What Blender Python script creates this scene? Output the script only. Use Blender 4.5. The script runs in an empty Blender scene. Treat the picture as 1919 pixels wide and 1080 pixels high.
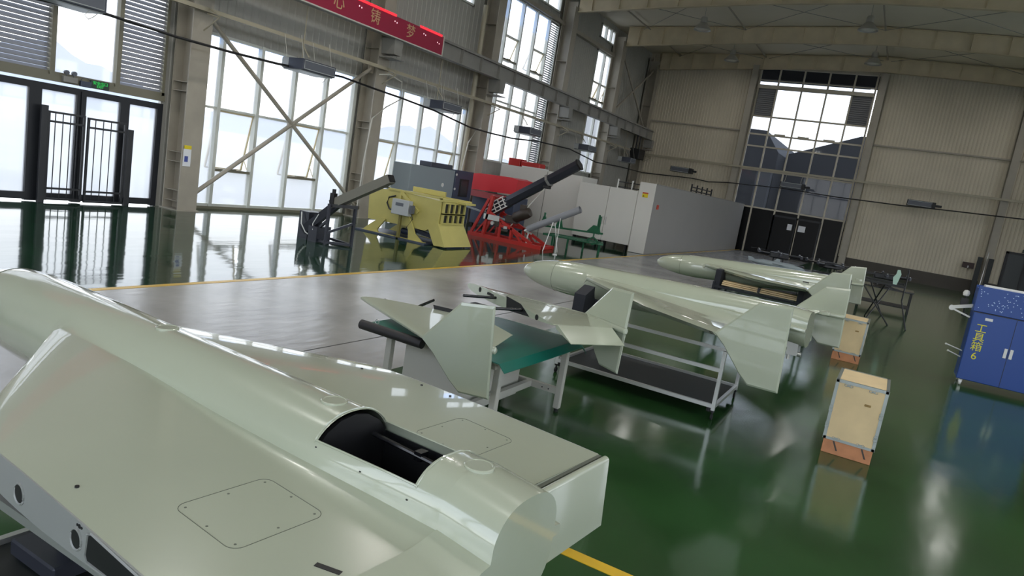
import bpy, math, random
from mathutils import Vector, Matrix
random.seed(7)
S = bpy.context.scene
COL = S.collection
PI = math.pi
# ------------------------------------------------------------------ camera
RX = Vector((0.85853843, 0.48667922, 0.16141593))
UX = Vector((-0.21759504, 0.06076078, 0.97414605))
FX = Vector((-0.46428888, 0.87146513, -0.15806445))
cam_d = bpy.data.cameras.new('camera'); cam = bpy.data.objects.new('camera', cam_d); COL.objects.link(cam)
cam.matrix_world = Matrix(((RX.x, UX.x, -FX.x, 0), (RX.y, UX.y, -FX.y, 0), (RX.z, UX.z, -FX.z, 2.5), (0, 0, 0, 1)))
cam_d.sensor_width = 36; cam_d.lens = 1303.43 / 1919 * 36; cam_d.clip_start = 0.05; cam_d.clip_end = 3000
S.camera = cam
# ------------------------------------------------------------------ view + world
S.view_settings.view_transform = 'Standard'; S.view_settings.look = 'None'
S.view_settings.exposure = 1.3
LAMP_FILL_W = 66.0; S.view_settings.gamma = 1.0; S.view_settings.use_curve_mapping = False
S.cycles.use_denoising = True
S.cycles.max_bounces = 10; S.cycles.diffuse_bounces = 6; S.cycles.glossy_bounces = 5
S.cycles.transparent_max_bounces = 16; S.cycles.transmission_bounces = 6
S.cycles.sample_clamp_indirect = 8; S.cycles.caustics_reflective = False; S.cycles.caustics_refractive = False
W = bpy.data.worlds.new('world'); S.world = W; W.use_nodes = True
nt = W.node_tree; nt.nodes.clear()
wo = nt.nodes.new('ShaderNodeOutputWorld'); bg = nt.nodes.new('ShaderNodeBackground')
tc = nt.nodes.new('ShaderNodeTexCoord'); sp = nt.nodes.new('ShaderNodeSeparateXYZ'); rp = nt.nodes.new('ShaderNodeValToRGB')
nt.links.new(tc.outputs['Generated'], sp.inputs[0]); nt.links.new(sp.outputs[2], rp.inputs[0])
rp.color_ramp.elements[0].position = 0.0; rp.color_ramp.elements[0].color = (1.0, 1.0, 0.98, 1)
rp.color_ramp.elements[1].position = 0.7; rp.color_ramp.elements[1].color = (0.55, 0.64, 0.84, 1)
e = rp.color_ramp.elements.new(0.2); e.color = (0.86, 0.92, 1.0, 1)
nt.links.new(rp.outputs[0], bg.inputs[0]); nt.links.new(bg.outputs[0], wo.inputs[0])
bg.inputs[1].default_value = 1.9
W.cycles.sampling_method = 'AUTOMATIC'

# ------------------------------------------------------------------ materials
def lin(c):
    return tuple(((v / 255) / 12.92 if v / 255 <= 0.04045 else ((v / 255 + 0.055) / 1.055) ** 2.4) for v in c)
def M(name, rgb, rough=0.5, metal=0.0, coat=0.0, spec=0.5, noise=0.0, nscale=6.0, bump=0.0, bscale=40.0, emit=None, es=0.0):
    m = bpy.data.materials.new(name); m.use_nodes = True
    n = m.node_tree.nodes; l = m.node_tree.links; b = n['Principled BSDF']
    c = lin(rgb); b.inputs['Base Color'].default_value = (*c, 1)
    b.inputs['Roughness'].default_value = rough; b.inputs['Metallic'].default_value = metal
    b.inputs['Specular IOR Level'].default_value = spec
    if coat: b.inputs['Coat Weight'].default_value = coat; b.inputs['Coat Roughness'].default_value = 0.03
    t = n.new('ShaderNodeTexCoord')
    if noise:
        x = n.new('ShaderNodeTexNoise'); x.inputs['Scale'].default_value = nscale; x.inputs['Detail'].default_value = 5
        l.new(t.outputs['Object'], x.inputs['Vector'])
        r = n.new('ShaderNodeValToRGB'); r.color_ramp.elements[0].position = 0.3; r.color_ramp.elements[1].position = 0.75
        r.color_ramp.elements[0].color = (*[v * (1 - noise) for v in c], 1); r.color_ramp.elements[1].color = (*[min(1, v * (1 + noise)) for v in c], 1)
        l.new(x.outputs[0], r.inputs[0]); l.new(r.outputs[0], b.inputs['Base Color'])
    if bump:
        x = n.new('ShaderNodeTexNoise'); x.inputs['Scale'].default_value = bscale
        l.new(t.outputs['Object'], x.inputs['Vector'])
        bp = n.new('ShaderNodeBump'); bp.inputs['Strength'].default_value = bump; bp.inputs['Distance'].default_value = 0.01
        l.new(x.outputs[0], bp.inputs['Height']); l.new(bp.outputs[0], b.inputs['Normal'])
    if emit: b.inputs['Emission Color'].default_value = (*lin(emit), 1); b.inputs['Emission Strength'].default_value = es
    return m
def glass(name, tint, wt, wl, wg, lcol=(0.9, 0.93, 0.95), grough=0.03):
    m = bpy.data.materials.new(name); m.use_nodes = True; n = m.node_tree.nodes; l = m.node_tree.links; n.clear()
    o = n.new('ShaderNodeOutputMaterial'); t = n.new('ShaderNodeBsdfTransparent'); t.inputs[0].default_value = (*tint, 1)
    tl = n.new('ShaderNodeBsdfTranslucent'); tl.inputs[0].default_value = (*lcol, 1)
    g = n.new('ShaderNodeBsdfGlossy'); g.inputs['Roughness'].default_value = grough
    m1 = n.new('ShaderNodeMixShader'); m1.inputs[0].default_value = wl / max(1e-6, wl + wt); l.new(t.outputs[0], m1.inputs[1]); l.new(tl.outputs[0], m1.inputs[2])
    lw = n.new('ShaderNodeLayerWeight'); lw.inputs[0].default_value = 0.15
    mm = n.new('ShaderNodeMath'); mm.operation = 'MULTIPLY_ADD'; mm.inputs[1].default_value = 0.5; mm.inputs[2].default_value = wg
    l.new(lw.outputs[1], mm.inputs[0])
    m2 = n.new('ShaderNodeMixShader'); l.new(mm.outputs[0], m2.inputs[0]); l.new(m1.outputs[0], m2.inputs[1]); l.new(g.outputs[0], m2.inputs[2])
    l.new(m2.outputs[0], o.inputs[0]); return m

def floor_mat(name, col, rough, bump, scl):
    m = bpy.data.materials.new(name); m.use_nodes = True; n = m.node_tree.nodes; l = m.node_tree.links; b = n['Principled BSDF']
    t = n.new('ShaderNodeTexCoord')
    x = n.new('ShaderNodeTexNoise'); x.inputs['Scale'].default_value = 0.7; x.inputs['Detail'].default_value = 6; l.new(t.outputs['Object'], x.inputs[0])
    r = n.new('ShaderNodeValToRGB'); c = lin(col)
    r.color_ramp.elements[0].position = 0.3; r.color_ramp.elements[0].color = (*[v * 0.72 for v in c], 1)
    r.color_ramp.elements[1].position = 0.72; r.color_ramp.elements[1].color = (*[v * 1.25 for v in c], 1)
    l.new(x.outputs[0], r.inputs[0]); l.new(r.outputs[0], b.inputs['Base Color'])
    # long gentle waves that bend the reflections
    mp = n.new('ShaderNodeMapping'); mp.inputs['Scale'].default_value = (1.6, 0.55, 1); l.new(t.outputs['Object'], mp.inputs[0])
    w = n.new('ShaderNodeTexNoise'); w.inputs['Scale'].default_value = scl; w.inputs['Detail'].default_value = 2; l.new(mp.outputs[0], w.inputs[0])
    bp = n.new('ShaderNodeBump'); bp.inputs['Strength'].default_value = bump; bp.inputs['Distance'].default_value = 0.02
    l.new(w.outputs[0], bp.inputs['Height']); l.new(bp.outputs[0], b.inputs['Normal'])
    b.inputs['Roughness'].default_value = rough; b.inputs['Specular IOR Level'].default_value = 0.65
    return m
mGreenFloor = floor_mat('green epoxy floor', (28, 56, 38), 0.07, 0.22, 1.6)
mGreenSoft = floor_mat('green epoxy floor worn', (40, 72, 37), 0.14, 0.12, 2.5)
mAisle = floor_mat('grey aisle floor', (148, 147, 143), 0.24, 0.25, 3.5)
mYellowLine = M('yellow line paint', (205, 165, 30), 0.35, noise=0.15, nscale=3)
mSeam = M('floor joint', (40, 42, 40), 0.6)
mWall = M('beige ribbed sheet', (206, 197, 176), 0.55, noise=0.06, nscale=0.8)
mWallGrey = M('grey wall sheet', (168, 166, 158), 0.55, noise=0.05, nscale=0.8)
mDado = M('dark skirting wall', (74, 68, 60), 0.6, noise=0.1, nscale=1)
mRoof = M('roof lining sheet', (226, 218, 200), 0.6, noise=0.05, nscale=0.4)
mSteel = M('tan painted steel', (162, 155, 141), 0.5, noise=0.08, nscale=2)
mRafter = M('lightened tan rafter steel', (206, 192, 162), 0.5, noise=0.1, nscale=1.5)  # lighter copy of the tan steel, stands in for missing light under the roof
mSteelGrey = M('grey painted steel', (138, 136, 130), 0.5, noise=0.08, nscale=2)
mPipe = M('cream steel section', (166, 158, 136), 0.45)
mMullion = M('pale aluminium window frame', (206, 208, 200), 0.4)
mTransom = M('olive window frame', (120, 116, 98), 0.45)
mLouvre = M('grey louvre blade', (128, 128, 130), 0.45)
mDarkFrame = M('dark aluminium door frame', (36, 38, 42), 0.4, spec=.3)
mGate = M('black gate steel', (24, 26, 30), 0.4)
mMilky = glass('hazy window glass', (0.60, 0.60, 0.59), 0.58, 0.34, 0.03, (.70, .70, .69))
mBlueGlass = glass('blue tinted glass', (0.58, 0.70, 0.98), 0.80, 0.12, 0.03, (0.6, 0.7, 0.95))
mTint = glass('grey tinted glass', (0.40, 0.42, 0.45), 0.95, 0.01, 0.02)
mClearOut = glass('plain glass', (0.95, 0.97, 1.0), 0.9, 0.05, 0.03)
mPaint = M('pale green grey gloss paint', (165, 171, 151), 0.22, coat=1.0, noise=0.025, nscale=1.5)
mPaintGrey = M('grey composite', (134, 136, 132), 0.4)
mSeamDark = M('dark panel gap', (84, 88, 76), 0.6)
mBlack = M('matt black', (14, 14, 16), 0.5)
mBlackGloss = M('black gloss', (18, 18, 20), 0.2)
mRubber = M('black rubber', (22, 22, 24), 0.7)
mAlu = M('brushed aluminium profile', (190, 190, 186), 0.3, metal=0.7)
mTableLeg = M('grey powder coated leg', (178, 176, 166), 0.4)
mMat = M('green bench mat', (14, 92, 78), 0.35, bump=0.1, bscale=6)
mMatEdge = M('dark mat underside', (36, 34, 36), 0.5)
mGreyFoam = M('dark foam block', (34, 36, 42), 0.8)
mPly = M('birch plywood', (214, 190, 146), 0.6, noise=0.08, nscale=4)
mPine = M('pine batten', (188, 128, 88), 0.6, noise=0.15, nscale=8)
mEdge = M('galvanised edging', (150, 156, 152), 0.35, metal=0.6)
mBlue = M('blue cabinet enamel', (26, 66, 138), 0.4)
mBlueDot = M('pale peg hole', (190, 210, 240), 0.5)
mYText = M('yellow lettering', (214, 208, 40), 0.5)
mWhite = M('white enamel', (216, 216, 212), 0.35)
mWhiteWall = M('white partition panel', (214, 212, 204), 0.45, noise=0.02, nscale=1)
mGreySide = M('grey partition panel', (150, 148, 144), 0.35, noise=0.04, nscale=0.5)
mYellow = M('yellow machine enamel', (188, 178, 104), 0.4, noise=0.05, nscale=3)
mYellowDark = M('yellow machine inner', (120, 112, 58), 0.6)
mRed = M('red painted steel', (176, 40, 34), 0.4)
mRedCloth = M('red cover sheet', (200, 40, 48), 0.6, bump=0.4, bscale=4)
mRedFaded = M('faded red board', (150, 62, 64), 0.6)
mGreen = M('dark green steel', (24, 92, 60), 0.4)
mGunmetal = M('dark gunmetal', (52, 54, 62), 0.35, metal=0.3)
mOliveTube = M('grey olive tube', (120, 118, 108), 0.45)
mGreyTube = M('grey plastic tube', (142, 144, 148), 0.35)
mNavy = M('navy cabinet enamel', (56, 64, 84), 0.4)
mGreyCab = M('blue grey cabinet enamel', (136, 146, 150), 0.4)
mHeater = M('dark blue grey heater case', (62, 66, 78), 0.4)
mGrille = M('heater grille', (92, 96, 104), 0.5)
mHeaterLight = M('pale heater panel', (176, 180, 180), 0.4)
mBanner = M('crimson banner', (150, 22, 58), 0.45)
mBannerText = M('dull gold letters', (196, 160, 120), 0.5)
mLed = M('red light strip', (255, 40, 50), 0.4, emit=(255, 40, 60), es=.55)
mLedDot = M('small white led', (255, 220, 230), 0.4, emit=(255, 200, 215), es=.6)
mExit = M('exit sign green', (20, 160, 60), 0.4, emit=(30, 200, 80), es=0.35)
mExitDark = M('exit sign case', (18, 46, 30), 0.4)
mCable = M('black cable', (20, 20, 22), 0.5)
mCableWhite = M('pale conduit', (196, 194, 184), 0.5)
mMotor = M('brown black motor', (64, 56, 50), 0.4, metal=0.3)
mSign = M('yellow warning print', (222, 200, 30), 0.5)
mSignRed = M('red sign print', (190, 70, 50), 0.5)
mPaper = M('white paper notice', (224, 226, 230), 0.6)
mPaperBlue = M('blue notice print', (66, 80, 150), 0.6)
mLampMetal = M('lamp aluminium', (180, 178, 170), 0.35, metal=0.4)
mLampGlass = M('lamp lens', (220, 218, 205), 0.3)
mDroneBody = M('black composite', (20, 21, 24), 0.3)
mMint = M('pale mint foam', (170, 200, 184), 0.6)
mDoorGlassDark = M('dark door panel', (46, 54, 58), 0.25)
mGround = M('outdoor concrete', (168, 166, 158), 0.9, noise=0.06, nscale=0.1)
mGrass = M('outdoor verge', (150, 158, 120), 0.9, noise=0.1, nscale=0.05)
mHill = M('hazy far hillside', (142, 146, 150), 1.0, noise=0.06, nscale=0.01)
mNeighbour = M('dark neighbouring shed', (14, 14, 15), 0.8)
mNeighbourLight = M('pale shed panel', (58, 58, 58), 0.8)

# ------------------------------------------------------------------ mesh builder
class MB:
    def __init__(s): s.v = []; s.f = []; s.fm = []; s.mi = 0
    def add(s, vs, fs):
        o = len(s.v); s.v += [tuple(v) for v in vs]; s.f += [tuple(o + i for i in f) for f in fs]; s.fm += [s.mi] * len(fs); return s
    def box(s, a, b):
        x0, y0, z0 = a; x1, y1, z1 = b
        x0, x1 = min(x0, x1), max(x0, x1); y0, y1 = min(y0, y1), max(y0, y1); z0, z1 = min(z0, z1), max(z0, z1)
        return s.add([(x0, y0, z0), (x1, y0, z0), (x1, y1, z0), (x0, y1, z0), (x0, y0, z1), (x1, y0, z1), (x1, y1, z1), (x0, y1, z1)],
                     [(0, 3, 2, 1), (4, 5, 6, 7), (0, 1, 5, 4), (1, 2, 6, 5), (2, 3, 7, 6), (3, 0, 4, 7)])
    def bbox(s, a, b, r=0.01):      # box with chamfered edges
        x0, y0, z0 = [min(p, q) for p, q in zip(a, b)]; x1, y1, z1 = [max(p, q) for p, q in zip(a, b)]
        r = min(r, (x1 - x0) / 2.01, (y1 - y0) / 2.01, (z1 - z0) / 2.01)
        def oc(x0, x1, y0, y1, z): 
            return [(x0 + r, y0, z), (x1 - r, y0, z), (x1, y0 + r, z), (x1, y1 - r, z), (x1 - r, y1, z), (x0 + r, y1, z), (x0, y1 - r, z), (x0, y0 + r, z)]
        L = []
        for z, i in ((z0, r), (z0 + r, 0), (z1 - r, 0), (z1, r)):
            if i: L += [(min(max(p[0], x0 + i), x1 - i), min(max(p[1], y0 + i), y1 - i), z) for p in oc(x0, x1, y0, y1, z)]
            else: L += oc(x0, x1, y0, y1, z)
        F = [tuple(range(7, -1, -1)), tuple(range(24, 32))]
        for k in range(3):
            for i in range(8): F.append((k * 8 + i, k * 8 + (i + 1) % 8, k * 8 + 8 + (i + 1) % 8, k * 8 + 8 + i))
        return s.add(L, F)
    def beam(s, p, q, w, h, up=(0, 0, 1)):
        p = Vector(p); q = Vector(q); d = (q - p).normalized(); up = Vector(up)
        if abs(d.dot(up)) > 0.98: up = Vector((0, 1, 0)) if abs(d.y) < 0.9 else Vector((1, 0, 0))
        sx = d.cross(up).normalized(); sz = sx.cross(d).normalized()
        vs = []
        for c in (p, q):
            for a, b in ((-1, -1), (1, -1), (1, 1), (-1, 1)): vs.append(c + sx * a * w / 2 + sz * b * h / 2)
        return s.add(vs, [(0, 3, 2, 1), (4, 5, 6, 7), (0, 1, 5, 4), (1, 2, 6, 5), (2, 3, 7, 6), (3, 0, 4, 7)])
    def tube(s, p, q, r, r2=None, n=12, caps=True):
        p = Vector(p); q = Vector(q); d = (q - p).normalized(); r2 = r if r2 is None else r2
        a = Vector((0, 0, 1)) if abs(d.z) < 0.9 else Vector((1, 0, 0)); x = d.cross(a).normalized(); y = d.cross(x)
        vs = [c + (x * math.cos(2 * PI * i / n) + y * math.sin(2 * PI * i / n)) * rr for c, rr in ((p, r), (q, r2)) for i in range(n)]
        fs = [(i, (i + 1) % n, n + (i + 1) % n, n + i) for i in range(n)]
        if caps: fs += [tuple(range(n - 1, -1, -1)), tuple(range(n, 2 * n))]
        return s.add(vs, fs)
    def path(s, pts, r, n=8):
        pts = [Vector(p) for p in pts]; rings = []
        for i, p in enumerate(pts):
            d = (pts[min(i + 1, len(pts) - 1)] - pts[max(i - 1, 0)]).normalized()
            a = Vector((0, 0, 1)) if abs(d.z) < 0.9 else Vector((1, 0, 0)); x = d.cross(a).normalized(); y = d.cross(x)
            rings.append([p + (x * math.cos(2 * PI * k / n) + y * math.sin(2 * PI * k / n)) * r for k in range(n)])
        vs = [v for R in rings for v in R]; fs = []
        for i in range(len(pts) - 1):
            for k in range(n): fs.append((i * n + k, i * n + (k + 1) % n, (i + 1) * n + (k + 1) % n, (i + 1) * n + k))
        fs += [tuple(range(n - 1, -1, -1)), tuple(range((len(pts) - 1) * n, len(pts) * n))]
        return s.add(vs, fs)
    def lathe(s, prof, c=(0, 0, 0), ax=2, n=24):
        vs = []; N = len(prof)
        for r, h in prof:
            for i in range(n):
                a = 2 * PI * i / n; p = [r * math.cos(a), r * math.sin(a)]
                v = [p[0], p[1], h] if ax == 2 else ([h, p[0], p[1]] if ax == 0 else [p[1], h, p[0]])
                vs.append((v[0] + c[0], v[1] + c[1], v[2] + c[2]))
        fs = []
        for k in range(N - 1):
            for i in range(n): fs.append((k * n + i, k * n + (i + 1) % n, (k + 1) * n + (i + 1) % n, (k + 1) * n + i))
        fs += [tuple(range(n - 1, -1, -1)), tuple(range((N - 1) * n, N * n))]
        return s.add(vs, fs)
    def prism(s, poly, ax, t0, t1):  # poly of 2D points in the other two axes
        n = len(poly); vs = []
        for t in (t0, t1):
            for a, b in poly: vs.append({0: (t, a, b), 1: (a, t, b), 2: (a, b, t)}[ax])
        return s.add(vs, [tuple(range(n - 1, -1, -1)), tuple(range(n, 2 * n))] + [(i, (i + 1) % n, n + (i + 1) % n, n + i) for i in range(n)])
    def rib(s, axis, c, a0, a1, z0, z1, pitch=0.2, dep=0.022, sign=1):
        # vertically ribbed sheet in plane axis=c, running a0..a1 in the other horizontal axis
        n = max(1, round((a1 - a0) / pitch)); p = (a1 - a0) / n; pts = []
        for i in range(n):
            x = a0 + i * p; pts += [(x, 0), (x + p * .62, 0), (x + p * .70, dep), (x + p * .92, dep)]
        pts.append((a1, 0)); vs = []
        for x, d in pts:
            for z in (z0, z1): vs.append((c + sign * d, x, z) if axis == 0 else (x, c + sign * d, z))
        return s.add(vs, [(2 * i, 2 * i + 2, 2 * i + 3, 2 * i + 1) for i in range(len(pts) - 1)])
    def build(s, name, mats, parent=None, smooth=False, world=False, sharp=35):
        me = bpy.data.meshes.new(name)
        v = s.v
        if world and parent is not None:
            mi = xf(parent).inverted(); v = [tuple(mi @ Vector(p)) for p in v]
        me.from_pydata(v, [], s.f)
        if not isinstance(mats, (list, tuple)): mats = [mats]
        for m in mats: me.materials.append(m)
        if len(mats) > 1: me.polygons.foreach_set('material_index', s.fm)
        import bmesh
        bm = bmesh.new(); bm.from_mesh(me); bmesh.ops.remove_doubles(bm, verts=bm.verts, dist=1e-5)
        bmesh.ops.dissolve_degenerate(bm, dist=1e-6, edges=bm.edges)
        bmesh.ops.recalc_face_normals(bm, faces=bm.faces); bm.to_mesh(me); bm.free()
        if smooth:
            me.polygons.foreach_set('use_smooth', [True] * len(me.polygons))
            me.set_sharp_from_angle(angle=math.radians(sharp))
        o = bpy.data.objects.new(name, me); COL.objects.link(o)
        if parent is not None: o.parent = parent
        return o
def xf(o):
    m = Matrix.LocRotScale(o.location, o.rotation_euler, o.scale)
    return xf(o.parent) @ m if o.parent else m
def tag(o, label=None, cat=None, group=None, kind=None):
    if label: o['label'] = label
    if cat: o['category'] = cat
    if group: o['group'] = group
    if kind: o['kind'] = kind
    return o
def thing(name, label, cat, loc=(0, 0, 0), rot=(0, 0, 0), group=None, kind=None):
    o = bpy.data.objects.new(name, None); COL.objects.link(o); o.location = loc; o.rotation_euler = rot; o.empty_display_size = 0.1
    return tag(o, label, cat, group, kind)
def copy_tree(o, parent=None):
    c = o.copy(); COL.objects.link(c); c.parent = parent
    for ch in list(o.children): copy_tree(ch, c)
    return c
def struct(name, mb, m, label=None, parent=None, smooth=False):
    o = mb.build(name, m, parent, smooth, world=parent is not None)
    if parent is None: o['kind'] = 'structure'
    if label: o['label'] = label
    return o
def pts_text(body, mat, name, parent, loc, size, xdir, updir, depth=0.004, world=True):
    cu = bpy.data.curves.new(name, 'FONT'); cu.body = body; cu.size = size; cu.extrude = depth; cu.align_x = 'CENTER'; cu.align_y = 'CENTER'
    tmp = bpy.data.objects.new(name + '_tmp', cu); COL.objects.link(tmp)
    dg = bpy.context.evaluated_depsgraph_get(); me = bpy.data.meshes.new_from_object(tmp.evaluated_get(dg))
    bpy.data.objects.remove(tmp); me.name = name; me.materials.clear(); me.materials.append(mat)
    x = Vector(xdir).normalized(); u = Vector(updir).normalized(); nn = x.cross(u)
    m = Matrix(((x.x, u.x, nn.x, loc[0]), (x.y, u.y, nn.y, loc[1]), (x.z, u.z, nn.z, loc[2]), (0, 0, 0, 1)))
    if world: m = xf(parent).inverted() @ m
    me.transform(m); o = bpy.data.objects.new(name, me); COL.objects.link(o); o.parent = parent
    return o

# ================================================================== SETTING
XL, XR, YF, YB, XRIDGE = -18.5, 12.3, 50.3, -10.0, -3.1
# ---- outdoors
mb = MB(); mb.box((-900, -500, -0.6), (-18.8, 900, -0.12)); struct('ground', mb, mGround, 'pale concrete yard outside the glazed wall')
mb = MB(); mb.box((-18.8, 50.7, -0.6), (600, 900, -0.12)); mb.box((12.6, -500, -0.6), (600, 50.7, -0.12)); mb.box((-18.8, -500, -0.6), (12.6, -10.4, -0.12)); struct('yard', mb, mGround, 'concrete yard around the hall')
def hills():
    mb = MB()
    for k, (dist, hh, seed) in enumerate(((480, 34, 1.3), (700, 62, 4.1))):
        N = 140; vs = []
        for i in range(N + 1):
            y = -500 + i * 2000 / N
            t = y * 0.011 + seed
            h = hh * (0.45 + 0.28 * math.sin(t) + 0.16 * math.sin(2.3 * t + 1) + 0.07 * math.sin(6.1 * t + 2) + 0.04 * math.sin(13 * t))
            x = -dist - 40 * math.sin(y * .004)
            vs += [(x + 90, y, -1), (x + 40, y, h * .6), (x, y, h), (x - 80, y, h * .5), (x - 160, y, -1)]
        fs = []
        for i in range(N):
            for j in range(4): fs.append((i * 5 + j, i * 5 + 5 + j, i * 5 + 6 + j, i * 5 + 1 + j))
        mb.add(vs, fs)
    o = mb.build('hills', mHill, smooth=True); o['kind'] = 'structure'; o['label'] = 'low hazy hills beyond the windows'
hills()
# ---- floor
def flat(mb, x0, y0, x1, y1, z): mb.add([(x0, y0, z), (x1, y0, z), (x1, y1, z), (x0, y1, z)], [(0, 1, 2, 3)])
mb = MB(); mb.mi = 0; mb.box((XL - .3, YB, -0.3), (-9.5, YF + .3, 0)); mb.mi = 1; mb.box((-9.5, YB, -0.3), (-4.9, YF + .3, 0)); mb.mi = 2; mb.box((-4.9, YB, -0.3), (XR + .3, YF + .3, 0))
fl = mb.build('floor', [mGreenFloor, mAisle, mGreenSoft]); fl['kind'] = 'structure'
mb = MB(); mb.box((-9.58, YB, 0), (-9.46, YF, 0.004)); struct('trim_1', mb, mYellowLine, 'long yellow floor line beside the grey aisle')
mb = MB(); mb.box((-5.96, YB, 0), (-5.94, YF, 0.002)); struct('trim_2', mb, mSeam, 'dark floor joint along the aisle')
mb = MB(); mb.box((-5.4, 4.25, 0), (3.2, 4.36, 0.004)); struct('trim_3', mb, mYellowLine, 'yellow floor line near the foreground airframe')
# ---- columns
CY = [-2.15, 5.35, 12.9, 20.4, 27.9, 35.4, 42.9, 49.9]
def column(x, y, sx, name, label):
    # H section, room-side flange at x, wall-side flange 0.7 m behind
    mb = MB(); w = 0.3
    mb.box((x, y - w, 0), (x - sx * 0.04, y + w, 11.9)); mb.box((x - sx * .66, y - w, 0), (x - sx * .70, y + w, 12.4)); mb.box((x - sx * .04, y - .012, 0), (x - sx * .66, y + .012, 12.2))
    for z in (.25, .55, 1.35, 1.62, 3.3, 3.55, 6.2, 9): mb.box((x - sx * .04, y - w * .9, z), (x - sx * .66, y + w * .9, z + .015))
    mb.box((x + sx * .05, y - w - .05, 0), (x - sx * .75, y + w + .05, .03))
    o = mb.build(name, mSteel); o['kind'] = 'structure'; o['label'] = label; return o
ORD = ['behind the camera', 'beside the doors out of frame', 'beside the double glass door', 'right of the cross braced glazing', 'left of the white container wall', 'right of the tall upper window', 'right of the narrow upper window', 'in the far left corner']
for k, y in enumerate(CY): column(-17.65, y, 1, 'steel_column', 'tan steel wall column ' + ORD[k])
for k, y in enumerate(CY): column(11.5, y, -1, 'steel_column', 'tan steel column on the right wall, frame ' + ORD[k])
# far wall columns
for x, lb in ((-10.85, 'left of the tall far window'), (-3.0, 'right of the tall far window'), (4.75, 'beside the dark far door')):
    mb = MB(); w = .2
    mb.box((x - w, 49.72, 0), (x + w, 49.76, 12.4)); mb.box((x - w, 50.2, 0), (x + w, 50.24, 12.4)); mb.box((x - .012, 49.76, 0), (x + .012, 50.2, 12.4))
    o = mb.build('steel_column', mSteel); o['kind'] = 'structure'; o['label'] = 'tan steel column ' + lb
# ---- roof: lining, rafters, purlins
def roofz(x): return 12.83 + (15.4 - abs(x - XRIDGE)) * 0.041
mb = MB()
for a, b in ((XL - .3, XRIDGE), (XRIDGE, XR + .3)):
    mb.add([(a, YB, roofz(a)), (b, YB, roofz(b)), (b, YF + .3, roofz(b)), (a, YF + .3, roofz(a)), (a, YB, roofz(a) + .1), (b, YB, roofz(b) + .1), (b, YF + .3, roofz(b) + .1), (a, YF + .3, roofz(a) + .1)],
           [(0, 1, 2, 3), (4, 7, 6, 5), (0, 4, 5, 1), (2, 6, 7, 3), (0, 3, 7, 4), (1, 5, 6, 2)])
struct('ceiling', mb, mRoof)
for k, y in enumerate(CY):
    mb = MB(); xs = [-17.6, -13.0, -8.0, XRIDGE]; bz = [11.65, 12.02, 12.34, 12.5]; tz = [roofz(x) - .06 for x in xs]
    xs2 = xs + [2 * XRIDGE - x for x in xs[-2::-1]]; bz2 = bz + bz[-2::-1]; tz2 = tz + tz[-2::-1]
    for i in range(6):
        a, b = xs2[i], xs2[i + 1]
        for z0, z1 in (((bz2[i], bz2[i + 1]), (tz2[i], tz2[i + 1])),):
            mb.add([(a, y - .012, z0[0]), (b, y - .012, z0[1]), (b, y - .012, z1[1]), (a, y - .012, z1[0]), (a, y + .012, z0[0]), (b, y + .012, z0[1]), (b, y + .012, z1[1]), (a, y + .012, z1[0])],
                   [(0, 1, 2, 3), (4, 7, 6, 5), (0, 4, 5, 1), (2, 6, 7, 3), (0, 3, 7, 4), (1, 5, 6, 2)])
            mb.beam((a, y, z0[0]), (b, y, z0[1]), .24, .03); mb.beam((a, y, z1[0]), (b, y, z1[1]), .24, .03)
        nst = 3
        for j in range(nst):
            t = (j + .5) / nst; x = a + (b - a) * t; zz0 = bz2[i] + (bz2[i + 1] - bz2[i]) * t; zz1 = tz2[i] + (tz2[i + 1] - tz2[i]) * t
            mb.box((x - .02, y - .118, zz0), (x + .02, y + .118, zz1))
    o = mb.build('roof_rafter', mRafter); o['kind'] = 'structure'; o['label'] = 'tan steel roof rafter, frame ' + ORD[k]
mb = MB()
for x in (-16.2, -10.4, XRIDGE, 4.2, 10): 
    z = roofz(x) - .2; mb.tube((x, YB, z), (x, YF, z), .045, n=8)
o = mb.build('roof_tie_rods', mSteel); o['kind'] = 'structure'; o['label'] = 'long roof ties running between the rafters'
mb = MB()
for y0 in (35.4, 42.9, 27.9):
    for a, b in ((-16.5, -10.4), (-10.4, XRIDGE), (XRIDGE, 4.2)):
        mb.tube((a, y0 + .2, roofz(a) - .28), (b, y0 + 7.2, roofz(b) - .28), .014, n=6); mb.tube((b, y0 + .2, roofz(b) - .28), (a, y0 + 7.2, roofz(a) - .28), .014, n=6)
o = mb.build('roof_brace_rods', mSteelGrey); o['kind'] = 'structure'; o['label'] = 'thin crossed rods under the far roof'

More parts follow.
